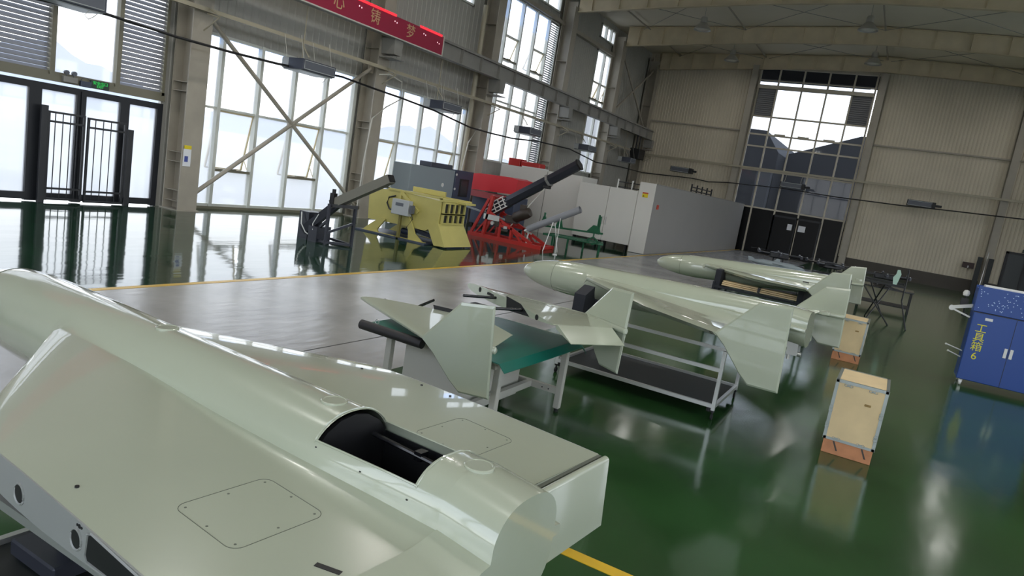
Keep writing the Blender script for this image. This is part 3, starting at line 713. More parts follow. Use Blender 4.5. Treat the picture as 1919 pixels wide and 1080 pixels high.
def details(t, hatch, parts=True):
    # round caps on the spine
    for d in (-2.258, -.845, .0):
        if hatch or d > -2:
            z = surf(d, 0) ; m = MB(); m.lathe([(.062, -.03), (.062, .003), (.058, .006), (.052, .006), (.050, .004), (.002, .004)], (d, 0, z - .001), n=28); m.build('filler_cap', mPaint, t, smooth=True)
    for sg in (1, -1):
        if not hatch: continue
        pp = densify(rrect(-.72, .43, -.36, .82, .045)); m = MB()
        m.path([(a, b * sg, surf(a, b) + .0003) for a, b in pp], .0014, n=5)
        for a, b in ((-.69, .46), (-.69, .62), (-.69, .79), (-.54, .80), (-.39, .79), (-.39, .62), (-.39, .46), (-.54, .45)): m.tube((a, b * sg, surf(a, b) - .002), (a, b * sg, surf(a, b) + .001), .005, n=8)
        m.build('access_panel', mSeamDark, t)
    m = MB()
    for a in (-G['Ln'] + .62,):
        r = fus(a)[0]; ring = [(a, r * 1.0015 * math.cos(2 * PI * i / 40), G['zc'] + r * 1.0015 * math.sin(2 * PI * i / 40)) for i in range(41)]; m.path(ring, .003, n=5)
    m.build('nose_joint', mSeamDark, t)
def make_airframe(name, label, pose, full, group=None):
    x, y, z, yaw, pit = pose
    t = thing(name, label, 'aircraft', (x, y, z), (0, -pit, yaw), group)
    t.rotation_mode = 'XYZ'
    G.update(dict(te=-.36, bk=2.0, q=-.13, c0=3.178, R=.25, zc=0.0, Ln=4.32, nose=1.1) if full else dict(te=0.0, bk=3.2, q=.255, c0=3.06, R=.30, zc=-.055, Ln=4.86, nose=1.15))
    airframe_body(1.92 if full else 1.084, not full).build('fuselage_and_wing', mPaint, t, smooth=True, sharp=28)
    details(t, not full)
    if full:
        for sg in (-1, 1):
            fin_mb(1.925 * sg).build('wingtip_fin', mPaint, t, smooth=False)
            elevon_mb(min(sg * .48, sg * 1.08), max(sg * .48, sg * 1.08), 1.35, chord=.30, h=(-.315, 0, -.01)).build('elevon', mPaint, t, smooth=True)
        m = MB(); m.box((-.5, -.13, -.36), (-.2, .05, -.2)); m.tube((-.5, -.08, -.34), (-.16, -.08, -.34), .03); m.tube((-.3, -.1, -.25), (-.3, -.1, -.42), .02); m.build('engine', mAlu, t, smooth=True)
        for sg in (-1, 1):
            m = MB(); m.lathe([(.004, -.70), (.02, -.6), (.032, -.3), (.032, -.02), (.02, 0)], (0, 1.895 * sg, 0), ax=0, n=14); m.build('tip_fairing', mPaint, t, smooth=True)
    else:
        # open bay: dark tray, side frames and a pale rim
        m = MB(); bw = .88 * .232
        m.box((-.70, -bw, -.12), (-.15, bw, -.10)); m.prism([(-bw, -.12), (bw, -.12), (bw, .11), (bw * .75, .165), (bw * .4, .205), (0, .22), (-bw * .4, .205), (-bw * .75, .165), (-bw, .11)], 0, -.72, -.70); m.prism([(-bw, -.12), (bw, -.12), (bw, .10), (bw * .75, .155), (bw * .4, .19), (0, .205), (-bw * .4, .19), (-bw * .75, .155), (-bw, .10)], 0, -.15, -.13); m.box((-.70, -bw - .004, -.12), (-.15, -bw, .10)); m.box((-.70, bw, -.12), (-.15, bw + .004, .10))
        m.build('engine_bay', mBlack, t)
        m = MB(); m.tube((-.68, .11, .11), (-.17, .11, .09), .012, n=8); m.box((-.42, .10, .08), (-.38, .15, .12)); m.build('bay_strut', mBlackGloss, t)
        m = MB()
        pts = [(-.715, b, surf(-.715, b) + .002) for b in [(-1 + 2 * i / 24) * .212 for i in range(25)]]
        m.path(pts, .006, n=6)
        for sg in (-1, 1): m.path([(a, sg * (fus(a)[0] * .885), surf(a, fus(a)[0] * .885) + .001) for a in [-.71 + .575 * i / 14 for i in range(15)]], .0045, n=6)
        m.path([(-.14, b, surf(-.14, b) + .001) for b in [(-1 + 2 * i / 24) * .2 for i in range(25)]], .004, n=6)
        m.build('bay_rim', mPaint, t, smooth=True)
        m = MB()
        for a in (-.69, -.42, -.16):
            m.tube((a, -.218, surf(a, .218) - .002), (a, -.218, surf(a, .218) + .002), .005, n=8)
        for a, b in ((-1.03, -1.0), (-1.6, .9), (-1.2, 1.02), (-.98, 1.03)): m.tube((a, b, surf(a, b) - .002), (a, b, surf(a, b) + .006), .008, n=8)
        m.build('screw', mBlackGloss, t)
        m = MB(); m.beam((-.14, -.66, surf(-.14, .66)), (-.05, -.63, surf(-.05, .63)), .022, .004); m.build('slot', mBlack, t)
        for sg in (-1, 1):
            # grey closing rib; black plates paint in the shade of its lightening holes
            b = 1.084
            m = MB(); m.prism(rib_outline(b), 1, sg * b, sg * (b + .006)); rb = m.build('wing_root_rib', mPaintGrey, t)
            bb = sg * (b + .0065); b2 = sg * (b + .0085)
            for a, z, r in ((-1.262, -.046, .036), (-.818, -.035, .034)):
                m = MB(); m.tube((a, bb, z), (a, b2, z), r, n=20); m.build('rib_hole_shade', mBlack, rb)
                m = MB(); m.path([(a + r * 1.08 * math.cos(k * PI / 12), sg * (b + .007), z + r * 1.08 * math.sin(k * PI / 12)) for k in range(25)], .005, n=5); m.build('hole_flange', mPaintGrey, rb)
            m = MB(); m.prism([(-.735, -.075), (-.745, -.06), (-.735, .012), (-.72, .02), (-.29, .0), (-.28, -.01), (-.28, -.045), (-.29, -.052)], 1, bb, b2); m.build('rib_window_shade', mBlack, rb)
            m = MB(); m.path([(p[0], sg * (b + .007), p[1]) for p in densify([(-.737, -.082), (-.752, -.062), (-.742, .016), (-.72, .026), (-.285, .006), (-.273, -.01), (-.273, -.05), (-.288, -.059)])], .006, n=5); m.build('window_flange', mPaintGrey, rb)
            for a, r in ((-.80, .008), (-.785, .005), (-.815, .005)): m = MB(); m.tube((a, bb, .018), (a, b2, .018), r, n=8); m.build('bolt_hole_shade', mBlack, rb)
            elevon_mb(min(sg * (.46 if sg > 0 else .67), sg * 1.08), max(sg * (.46 if sg > 0 else .67), sg * 1.08), 1.40 if sg > 0 else .04, h=(.045, 0, -.01) if sg > 0 else (.012, 0, -.014)).build('elevon', mPaint, t, smooth=True)
            if sg > 0: m = MB(); m.box((-.002, .44, -.012), (.02, 1.08, .004)); m.build('hinge_gap', mSeamDark, t)
    return t
PA = (-1.2157, 2.2657, 1.1432, -.0947, .0229); PB = (-.5844, 9.1432, 1.2750, -.0765, .0353); PC = (-.543, 16.017, 1.335, -.025, .061)
make_airframe('airframe_without_wingtips', 'large pale green delta airframe in the foreground with an open black bay', PA, False)
make_airframe('delta_aircraft', 'complete pale green delta aircraft on the aluminium stand beside the green bench', PB, True, 'complete delta aircraft in a row')
make_airframe('delta_aircraft', 'complete pale green delta aircraft on the black stand, farthest of the row', PC, True, 'complete delta aircraft in a row')

# ---- stands
def alu_stand(label, x0, x1, y0, y1, h, name='aluminium_stand', pmat=None, midz=.62, yaw=0.0):
    pm = pmat or mAlu
    cx, cy = (x0 + x1) / 2, (y0 + y1) / 2; t = thing(name, label, 'stand', (cx, cy, 0), (0, 0, yaw)); w, d = (x1 - x0) / 2, (y1 - y0) / 2
    for sx in (-1, 1):
        for sy in (-1, 1):
            m = MB(); x, y = sx * w, sy * d; m.box((x - .022, y - .022, .12), (x + .022, y + .022, h)); 
            for o_ in (-.011, .011): m.box((x + o_ - .003, y - .024, .14), (x + o_ + .003, y + .024, h - .02))
            m.build('post', pm, t)
            m = MB(); m.box((x - .02, y - .02, .095), (x + .02, y + .02, .12)); m.tube((x - .012, y, .035), (x + .012, y, .035), .035, n=14); m.tube((x + .05 * -sx, y, .10), (x + .05 * -sx, y, .14), .03, n=10); m.tube((x, y, .03), (x, y, .1), .012, n=8); m.build('caster', mRubber, t)
    for z in (.17, midz):
        for sy in (-1, 1): m = MB(); m.box((-w, sy * d - .02, z - .022), (w, sy * d + .02, z + .022)); m.build('rail', pm, t)
        if z < .3 or midz > .8:
            for sx in (-1, 1): m = MB(); m.box((sx * w - .02, -d, z - .02), (sx * w + .02, d, z + .02)); m.build('rail', pm, t)
    m = MB(); m.box((-w + .02, -d + .02, .15), (w - .02, d - .02, .158)); m.build('shelf', mGreySide if False else mDarkShelf, t)
    return t
mDarkShelf = M('dark shelf board', (30, 34, 33), .55)
def saddle(t, x, d, z0, z1, r, cz, depth=.12):
    # black cradle block cut to the belly
    m = MB(); pr = [(-d, z0), (d, z0), (d, z1)]
    for i in range(13):
        a = PI * (i) / 12; pr.append((r * math.cos(a), cz - r * math.sin(a)))
    pr.append((-d, z1)); pr = [(y, z) for y, z in pr]
    m.prism(pr, 0, x - depth / 2, x + depth / 2); m.build('cradle', mGreyFoam, t)
sB = alu_stand('wheeled aluminium profile stand under the middle delta aircraft', -3.62, -1.50, 8.42, 9.75, .86)
saddle(sB, -.95, .56, .70, 1.10, .27, 1.20, .16)
sA = alu_stand('aluminium stand carrying the foreground airframe', -3.75, -1.75, 1.62, 2.85, .80)
saddle(sA, -.9, .58, .72, .98, .27, 1.09); saddle(sA, .55, .35, .74, .90, .24, 1.14)
m = MB(); m.bbox((-.85, -.45, .17), (-.45, -.1, .26)); m.tube((-.6, -.3, .26), (-.6, -.3, .34), .05); m.build('shelf_fitting', mGunmetal, sA)
sC = alu_stand('black stand with planks on its shelf under the farthest delta aircraft', -3.25, -1.35, 15.2, 16.6, .98, name='black_stand', pmat=mGreyFoam, midz=.88)
saddle(sC, -.9, .68, .80, 1.24, .27, 1.25); saddle(sC, .8, .66, .84, 1.16, .24, 1.32)
t = thing('plank_bundle', 'bundle of pale planks lying on the black stand', 'planks', (-2.3, 15.38, .92))
for i in range(3):
    m = MB(); m.bbox((-.8, -.12 + i * .03, .002 + i * .035), (.75, .12 + i * .03, .03 + i * .035), .004); m.build('plank', mPly, t)
m = MB(); m.box((-.05, -.13, 0), (0.0, .2, .11)); m.build('strap', mMatEdge, t)

# ================================================================== BENCH with detached outer wings
bt = thing('workbench', 'grey legged workbench topped with a dark green mat beside the foreground airframe', 'workbench', (-3.6, 6.1, 0))
for x, y in ((-4.2, 5.5), (-2.95, 5.55), (-2.9, 6.95), (-4.2, 6.95), (-3.62, 6.95)):
    m = MB(); m.bbox((x - .035, y - .035, .04), (x + .035, y + .035, .80), .006); m.build('leg', mTableLeg, bt, world=True)
    m = MB(); m.tube((x, y, 0), (x, y, .03), .025, n=10); m.tube((x, y, .03), (x, y, .05), .01, n=8); m.build('leveling_foot', mRubber, bt, world=True)
m = MB(); m.box((-3.62, 6.92, .20), (-2.9, 6.98, .27)); m.box((-3.30, 5.5, .20), (-3.24, 6.92, .27)); m.box((-4.2, 5.47, .20), (-2.95, 5.53, .27))
m.box((-4.2, 5.47, .72), (-2.95, 5.53, .80)); m.box((-4.2, 6.92, .72), (-2.9, 6.98, .80)); m.box((-4.23, 5.5, .72), (-4.17, 6.95, .80)); m.box((-2.98, 5.55, .72), (-2.92, 6.95, .80)); m.build('frame_rail', mTableLeg, bt, world=True)
m = MB()
for x in (-3.5, -3.42, -3.1, -3.02): m.tube((x, 6.915, .235), (x, 6.91, .235), .008, n=8)
m.build('bolt', mBlack, bt, world=True)
m = MB(); m.bbox((-4.32, 5.38, .80), (-2.85, 7.08, .835), .006); m.build('bench_top', mTableLeg, bt, world=True)
def mat_mb():
    m = MB(); NX, NY = 24, 24; vs = []
    for i in range(NX + 1):
        for j in range(NY + 1):
            u, v = i / NX, j / NY; x = -4.36 + 1.60 * u; y = 5.30 + 1.9 * v; z = .842 + .004 * math.sin(9 * u + 4 * v)
            ex = max(0, x - -2.83); ey = max(0, y - 7.08)
            z -= 1.0 * ex + .9 * ey
            vs.append((x, y, z))
    vs2 = [(x, y, z - .006) for x, y, z in vs]; N = (NX + 1) * (NY + 1); R = NY + 1; fs = []
    for i in range(NX):
        for j in range(NY):
            p = i * R + j; fs.append((p, p + R, p + R + 1, p + 1)); fs.append((N + p, N + p + 1, N + p + R + 1, N + p + R))
    for i in range(NX): 
        for j in (0, NY): p = i * R + j; fs.append((p, p + R, N + p + R, N + p))
    for j in range(NY):
        for i in (0, NX): p = i * R + j; fs.append((p, p + 1, N + p + 1, N + p))
    m.add(vs + vs2, fs); return m
m = MB(); m.bbox((-4.1, 5.62, .10), (-3.35, 6.8, .70), .01); m.build('under_cabinet', mTableLeg, bt, world=True)
mt = mat_mb().build('bench_mat', mMat, bt, smooth=True, world=True)
m = MB(); m.tube((-4.42, 5.28, .815), (-3.66, 5.28, .81), .048, n=20); m.tube((-4.425, 5.28, .815), (-4.40, 5.28, .815), .03, n=12); m.build('mat_roll', mMatEdge, bt, smooth=True, world=True)
def outer_wing(label, pose, sg, te, drp):
    x, y, z, yaw, pit, rol = pose
    t = thing('outer_wing_panel', label, 'wing panel', (x, y, z)); t.rotation_mode = 'QUATERNION'
    # same axis order as the airframes: roll, pitch, yaw
    R = Matrix.Rotation(yaw, 3, 'Z') @ Matrix.Rotation(-pit, 3, 'Y') @ Matrix.Rotation(rol, 3, 'X'); t.rotation_mode = 'XYZ'; t.rotation_euler = R.to_euler('XYZ')
    t['group'] = 'detached outer wings on the bench'; G.update(te=te, c0=3.178, bk=1.3, tk=1.0 if sg < 0 else 1.45)
    wing_patch(1.084, 1.92, sg).build('wing', mPaint, t, smooth=True, sharp=30)
    fin_mb(1.925 * sg).build('wingtip_fin', mPaint, t)
    m = MB(); m.lathe([(.004, -.75), (.02, -.66), (.034, -.4), (.034, .02), (.02, .03)], (0, 1.90 * sg, 0), ax=0, n=14); m.build('tip_fairing', mPaint, t, smooth=True)
    elevon_mb(min(sg * 1.10, sg * 1.80), max(sg * 1.10, sg * 1.80), drp, chord=.28, h=(te + .03, 0, -.01)).build('elevon', mPaint, t, smooth=True)
    b = 1.084; m = MB()
    m.prism(rib_outline(b), 1, sg * (b - .006), sg * b); rb = m.build('wing_root_rib', mPaint, t)
    b0, b1 = sg * (b - .0065), sg * (b - .0085)
    m = MB(); m.tube((-1.62, b0, .015), (-1.62, b1, .015), .03, n=16); m.build('rib_hole_shade', mBlack, rb)  # thin black plates here and below paint the dark of the rib openings
    m = MB(); m.prism(rrect(-1.45, 0, -1.30, .03, .01, 3), 1, b0, b1); m.build('rib_slot_shade', mBlack, rb)
    m = MB(); m.prism([(-1.0, -.07), (-1.04, .075), (-.74, .06), (-.55, -.03)], 1, b0, b1); m.build('rib_window_shade', mBlack, rb)
    m = MB(); m.tube((-.42, b0, 0), (-.42, b1, 0), .03, n=16); m.build('rib_hole_shade', mBlack, rb)
    for a, l in ((-1.25, .42), (-.7, .35)):
        m = MB(); m.tube((a, sg * b, .005), (a, sg * (b - l), .005), .016, n=12); m.build('spar_tube', mBlackGloss, t, smooth=True)
    return t
p1 = outer_wing('detached pale outer wing on the bench, its fin facing the camera', (-3.182, 7.154, 1.144 - .02, .146, .054, .091), -1, -.42, .25)
p2 = outer_wing('detached pale outer wing on the bench, its fin overhanging toward the middle aircraft', (-3.149, 5.118, 1.202 - .05, -.5, -.001, -.018), 1, -.12, .35)
m = MB(); m.bbox((-4.0, 6.56, .842), (-3.8, 6.68, 1.03), .01); tag(m.build('foam_block', mGreyFoam), 'dark foam block between the bench mat and the far detached wing', 'foam block')
t = thing('ring_bolt', 'small metal ring bolt standing by the left bench leg', 'ring bolt', (-4.27, 5.33, .80))
m = MB(); m.tube((0, 0, -.05), (0, 0, .05), .006, n=6); m.path([(.022 * math.cos(k * PI / 8), 0, .07 + .022 * math.sin(k * PI / 8)) for k in range(17)], .004, n=5); m.build('ring', mAlu, t)

# ================================================================== CRATES
def crate(label, x0, x1, y, dep, h, z0=.16):
    t = thing('plywood_crate', label, 'crate', ((x0 + x1) / 2, y + dep / 2, 0), group='plywood crates on the green floor'); w = (x1 - x0) / 2; d = dep / 2
    m = MB(); m.bbox((-w, -d, z0), (w, d, h), .006); m.build('box', mPly, t)
    m = MB()
    e = .03
    for sx in (-1, 1):
        for sy in (-1, 1): m.box((sx * w - e * (sx > 0) - .004 * (sx < 0), sy * d - e * (sy > 0) - .004 * (sy < 0), z0), (sx * w + e * (sx < 0) + .004 * (sx > 0), sy * d + e * (sy < 0) + .004 * (sy > 0), h))
    for z, zz in ((z0, z0 + e), (h - e, h + .003)):
        for sy in (-1, 1): m.box((-w, sy * d - (.004 if sy < 0 else e), z), (w, sy * d + (e if sy < 0 else .004), zz))
        for sx in (-1, 1): m.box((sx * w - (.004 if sx < 0 else e), -d, z), (sx * w + (e if sx < 0 else .004), d, zz))
    m.build('metal_edging', mEdge, t)
    for (u, v, hz) in ((-.5, h - .045, 1), (.45, h - .045, 1), (-.5, z0 + .03, 1), (.45, z0 + .03, 1), (-.96, .6 * h, 0), (-.96, .32 * h + .05, 0), (.93, .66 * h, 0), (.93, .36 * h, 0)):
        m = MB(); cx = u * w; 
        for s_ in (-1, 1):
            p = [(cx + (s_ * .025 + .018 * math.cos(k * PI / 4) if hz else .02 * math.cos(k * PI / 4)), -d - .008, v + (.014 * math.sin(k * PI / 4) if hz else s_ * .022 + .016 * math.sin(k * PI / 4))) for k in range(9)]
            m.path(p, .003, n=5)
        m.box((cx - .02, -d - .006, v - .01), (cx + .02, -d - .003, v + .01)); m.build('clip_latch', mEdge, t)
    m = MB(); m.box((w * .25, -d - .006, h * .74), (w * .48, -d - .003, h * .77)); m.tube((w * .28, -d - .006, h * .755), (w * .28, -d - .009, h * .755), .014, n=10); m.build('plate', M('brown label %s' % label[:5], (140, 112, 60), .5), t)
    for y0 in (-d, d - .09): m = MB(); m.bbox((-w + .01, y0, 0), (w - .01, y0 + .09, z0), .004); m.build('pallet_skid', mPine, t)
    m = MB()
    for k in (-.6, .5): m.add([(w * k, -d - .001, z0 - .005), (w * k + .02, -d - .001, z0 - .005), (w * k + .07, -d - .001, .05), (w * k + .05, -d - .001, .05)], [(0, 1, 2, 3)])
    m.build('skid_stain', mMotor, t)
    return t
crate('plywood crate with metal edging standing alone on the green floor, nearest one', -.27, .26, 8.53, .78, .86)
crate('plywood crate behind the middle aircraft tail, farther one', -.68, -.17, 14.92, .8, .84)

# ================================================================== BLUE TOOL CABINET
tcb = thing('tool_cabinet', 'blue wheeled tool cabinet with yellow characters and a pegboard top', 'cabinet', (2.15, 15.46, 0))
m = MB(); m.bbox((-.68, 0, .12), (.68, .62, 1.42), .012); m.build('cabinet_body', mBlue, tcb)
m = MB(); m.bbox((-.70, .0, 1.43), (.70, .05, 1.90), .006); m.bbox((-.70, .05, 1.43), (-.67, .5, 1.86), .006); m.bbox((-.70, .5, 1.43), (.70, .54, 1.90), .006); m.build('pegboard', mBlue, tcb)
m = MB(); rnd = random.Random(3)
for i in range(110):
    x = -.66 + 1.3 * rnd.random(); z = 1.48 + .38 * rnd.random(); m.tube((x, -.003, z), (x, 0.001, z), .0085, n=6)
pg = m.build('peg_holes', mBlueDot, tcb); pg['kind'] = 'stuff'
m = MB(); m.box((-.69, -.004, 1.41), (.69, 0, 1.425)); m.box((-.004, -.004, .13), (.004, 0, 1.40)); m.build('door_gap', mBlack, tcb)
for x in (-.42, .28): m = MB(); m.bbox((x - .06, -.004, 1.29), (x + .06, 0, 1.34), .002); m.build('name_plate', mWhite, tcb)
for x in (-.045, .045): m = MB(); m.bbox((x - .025 - .0, -.012, .68), (x + .025, 0, .86), .004); m.build('handle', mWhite, tcb)
for i, ch in enumerate('工具箱6'):
    pts_text(ch, mYText, 'lettering', tcb, (-.50, -.003, 1.12 - i * .175), .19, (1, 0, 0), (0, 0, 1), .002, world=False)
for sx in (-1, 1):
    for y in (.06, .56):
        m = MB(); m.tube((sx * .6 - .02, y, .05), (sx * .6 + .02, y, .05), .05, n=16); m.box((sx * .6 - .03, y - .03, .06), (sx * .6 + .03, y + .03, .12)); m.build('caster', mWhite, tcb)
for z, dx in ((.62, .28), (.50, .22), (1.08, .0)):
    if dx: m = MB(); m.tube((-.68, .25, z), (-.68 - dx, .2, z + .07), .012, n=8); m.lathe([(.002, -.02), (.02, -.01), (.02, .01), (.002, .02)], (-.68 - dx, .2, z + .07), n=10); m.build('side_hook', mWhite, tcb, smooth=True)
m = MB(); m.beam((-.68, .3, 1.50), (-1.02, .25, 1.40), .05, .06); m.beam((-1.02, .25, 1.38), (-.70, .2, 1.28), .025, .03); m.tube((-1.02, .22, 1.39), (-1.02, .28, 1.39), .05, n=14); m.build('bracket_arm', mWhite, tcb, smooth=True)
# things on the cabinet
t = thing('spray_bottle', 'red and white bottle standing on the blue cabinet', 'bottle', (2.62, 15.79, 1.425))
m = MB(); m.tube((0, 0, 0), (0, 0, .62), .055, n=16); m.build('bottle_body', mRed, t, smooth=True)
m = MB(); m.tube((0, 0, .62), (0, 0, .68), .06, n=14); m.build('bottle_cap', mWhite, t, smooth=True)
t = thing('tool_tray', 'pale tray of small tools on top of the blue cabinet', 'tray', (2.0, 15.74, 1.43))
m = MB(); m.bbox((-.45, -.12, .40), (.45, .12, .50), .01); m.build('tray', mWhite, t)
t = thing('clamp_lamp', 'small white lamp head on a black arm clamped left of the blue cabinet', 'lamp', (1.36, 15.95, 1.3))
m = MB(); m.tube((0, 0, 0), (-.04, 0, .36), .014, n=8); m.box((-.03, -.04, -.05), (.07, .04, .02)); m.build('arm', mBlack, t)
m = MB(); m.lathe([(.003, .46), (.04, .45), (.06, .40), (.05, .35), (.003, .34)], (-.04, 0, 0), n=16); m.build('lamp_head', mWhite, t, smooth=True)
m = MB(); m.box((-.10, -.05, .16), (.02, .05, .30)); m.build('control_box', mBlack, t)
# ================================================================== HEATERS AND CABLE
def heater(label, y0, y1):
    t = thing('unit_heater', label, 'heater', (-16.85, (y0 + y1) / 2, 4.57), group='unit heaters hung along the glazed wall'); L = (y1 - y0) / 2
    m = MB(); m.bbox((-.42, -L, 0), (.45, L, .32), .01); m.build('case', mHeater, t)
    m = MB(); m.box((.451, -L + .06, .04), (.458, L - .06, .28)); m.build('grille', mGrille, t)
    m = MB(); m.path([(.458, -L + .06, .04), (.458, L - .06, .04), (.458, L - .06, .28), (.458, -L + .06, .28), (.458, -L + .06, .04)], .012, n=5); m.build('grille_frame', mHeaterLight, t)
    m = MB(); m.bbox((-.44, -L - .008, .02), (-.16, -L, .31), .002); m.tube((-.25, -L - .012, .12), (-.25, -L, .12), .03, n=10); m.build('service_panel', mHeaterLight, t)
    m = MB(); m.bbox((-.4, -L + .03, -.03), (.38, L - .03, 0), .008); m.build('drip_tray', mHeaterLight, t)
    m = MB()
    for sx in (-.35, .35):
        for sy in (-L + .1, L - .1): m.tube((sx - .2, sy, 1.0), (sx, sy, .32), .008, n=6)
    m.build('hanger', mCableWhite, t)
    m = MB(); m.path([(.3, L - .3, -.03), (.28, L - .38, -.14), (.2, L - .25, -.2), (.12, L - .1, -.12), (.1, L, -.02)], .008, n=6); m.build('drain_loop', mCableWhite, t)
HL = ['unit heater at the top left corner, above the clear pane', 'unit heater hanging in front of the cross braced glazing', 'unit heater right of the cross braced bay, second in line', 'unit heater in front of the tall upper window', 'unit heater behind the muzzle of the long dark launcher', 'unit heater in the dark far left corner']
for k, (a, b) in enumerate(((8.2, 9.55), (15.42, 16.78), (22.65, 24.0), (29.95, 31.2), (37.1, 38.35), (44.2, 45.25))): heater(HL[k], a, b)
for k, (x0, x1, lb) in enumerate(((-15.1, -13.7, 'slim wall heater on the far wall left of the tall window'), (-7.6, -6.2, 'slim wall heater in front of the tall far window'), (-.16, 1.25, 'slim wall heater on the far wall between window and right column'))):
    t = thing('wall_heater', lb, 'heater', ((x0 + x1) / 2, 49.1, 4.62), group='slim heaters on the far wall'); L = (x1 - x0) / 2
    m = MB(); m.bbox((-L, -.2, 0), (L + .12, .4, .36), .01); m.build('case', mBlack, t)
    m = MB(); m.box((-L + .08, -.205, .06), (L - .1, -.2, .30)); m.build('grille', mGrille, t)
    m = MB(); m.path([(-L + .06, -.21, .04), (L - .08, -.21, .04), (L - .08, -.21, .32), (-L + .06, -.21, .32), (-L + .06, -.21, .04)], .018, n=5); m.build('grille_frame', mHeaterLight, t)
    m = MB(); m.box((L + .1, -.1, .1), (L + .45, .0, .24)); m.build('valve', mBlack, t)
# cable
cp = [(-17, 5.0, 4.45), (-17, 7.7, 4.50), (-17, 9.9, 4.63), (-17, 11.7, 4.56), (-17, 13.4, 4.56), (-17, 15.0, 4.60), (-17, 17.7, 4.76), (-17, 19.3, 4.68), (-17, 20.9, 4.62), (-17, 23, 4.50), (-17, 25.7, 4.22), (-17, 27.5, 4.2), (-17, 29.5, 4.22), (-17, 32, 4.4), (-17, 36, 4.45), (-17, 40, 4.1), (-17, 44, 4.2), (-17, 48.7, 4.2),
      (-16.6, 48.8, 4.21), (-13.4, 48.8, 4.32), (-12.2, 48.8, 4.24), (-11, 48.8, 4.38), (-7.5, 48.8, 4.53), (-4.3, 48.8, 4.47), (-.4, 48.8, 4.53), (1.6, 48.8, 4.62), (5.8, 48.8, 4.75), (11, 48.8, 4.8)]
m = MB(); m.path(cp, .035, n=8); tag(m.build('cable', mCable, smooth=True), 'thick black cable strung along the left and far walls under the heaters', 'cable')
m = MB(); m.path([(-17.35, 19.9, 5.25), (-17.2, 20.3, 5.35), (-17.1, 20.9, 5.2), (-17.2, 21.1, 4.6), (-17.35, 20.5, 4.2), (-17.5, 20.0, 3.7), (-17.55, 19.9, 2.2), (-17.6, 19.9, .3)], .025, n=8); tag(m.build('conduit', mCableWhite, smooth=True), 'pale curved conduit dropping beside the column right of the cross brace', 'conduit')
m = MB(); m.path([(-17.0, 26.6, 4.3), (-17.1, 26.4, 4.2), (-17.3, 26.2, 3.6), (-17.4, 26.15, 2.5), (-17.4, 26.1, 1.0)], .03, n=8); tag(m.build('conduit', mCableWhite, smooth=True), 'pale curved conduit dropping beside the grey test cabinet', 'conduit')
m = MB(); m.tube((-17.9, 26.9, 0), (-17.9, 26.9, 9.6), .11, n=16); tag(m.build('downpipe', mPipe, smooth=True), 'thick pale vertical downpipe right of the grey test cabinet', 'pipe')
# ================================================================== BANNER
t = thing('banner', 'long crimson banner with gold characters on the crane beam', 'banner', (-17.0, 14.5, 6.6))
m = MB(); m.box((0, -11.5, .02), (.04, 8.4, .70)); m.build('banner_panel', mBanner, t)
m = MB(); m.box((-.01, -11.5, -.02), (.06, 8.4, .02)); m.box((-.01, 8.38, -.02), (.06, 8.43, .76)); m.build('banner_edge', mCableWhite, t)
for y, ch in ((17.15, '心'), (18.9, '铸'), (20.85, '梦')): pts_text(ch, mBannerText, 'lettering', t, (-16.955, y, 6.97), .52, (0, 1, 0), (0, 0, 1), .003)
for a, b in ((17.9, 19.95), (21.35, 22.75), (14.2, 16.4)): m = MB(); m.tube((.05, a - 14.5, .74), (.05, b - 14.5, .74), .022, n=8); m.tube((.05, a - 14.5, .69), (.05, b - 14.5, .69), .012, n=8); m.build('light_strip', mLed, t)
m = MB()
for y in (16.3, 18.05, 19.9, 21.6, 22.5): 
    for d in (0, .12): m.box((.041, y + d - 14.5, .5 - .1 * (y > 22) - d * .2), (.046, y + d + .035 - 14.5, .54 - .1 * (y > 22) - d * .2))
m.build('indicator_dots', mLedDot, t)
# ================================================================== DOOR THINGS
t = thing('security_gate', 'black barred security gate standing before the glass double door', 'gate', (-18.18, 10.3, 0))
for y, h in ((9.28, 2.34), (11.42, 2.04)): m = MB(); m.bbox((-.04, y - .075 - 10.3, 0), (.04, y + .075 - 10.3, h), .005); m.build('gate_post', mGate, t)
for a, b in ((9.36, 10.24), (10.30, 11.30)):
    m = MB()
    for z in (.10, .36, 1.98, 2.2): m.box((-.02, a - 10.3, z - .025 - .03 * (a > 10)), (.02, b - 10.3, z + .025 - .03 * (a > 10)))
    for y in (a, b - .05): m.box((-.025, y - 10.3, .07), (.025, y + .05 - 10.3, 2.22 - .03 * (a > 10)))
    for i in range(4): y = a + (b - a) * (i + 1) / 5 - 10.3; m.tube((0, y, .1), (0, y, 2.2 - .03 * (a > 10)), .012, n=8)
    m.build('gate_leaf', mGate, t)
t = thing('emergency_light', 'twin headed emergency light above the double door', 'lamp', (-18.31, 9.88, 3.08))
m = MB(); m.bbox((-.05, -.17, -.12), (.05, .17, .02), .005); m.build('housing', mSteelGrey, t)
for y in (-.09, .09): m = MB(); m.tube((0, y, .02), (0, y, .06), .01); m.tube((-.02, y, .11), (.05, y, .11), .055, n=16); m.tube((.05, y, .11), (.052, y, .11), .04, n=16); m.build('lamp_head', mGrille, t)
t = thing('door_closer_box', 'dark blue round topped box between the emergency light and the exit sign', 'box', (-18.31, 10.26, 2.98))
m = MB(); m.bbox((-.05, -.13, -.06), (.05, .13, .08), .01); m.path([(0, -.12, .08), (0, -.09, .14), (0, 0, .17), (0, .09, .14), (0, .12, .08)], .008, n=6); m.build('housing', mNavy, t)
t = thing('exit_sign', 'small green lit exit sign over the double door', 'sign', (-18.33, 10.62, 3.03))
m = MB(); m.bbox((-.03, -.23, -.10), (.03, .23, .10), .005); m.build('sign_case', mExitDark, t)
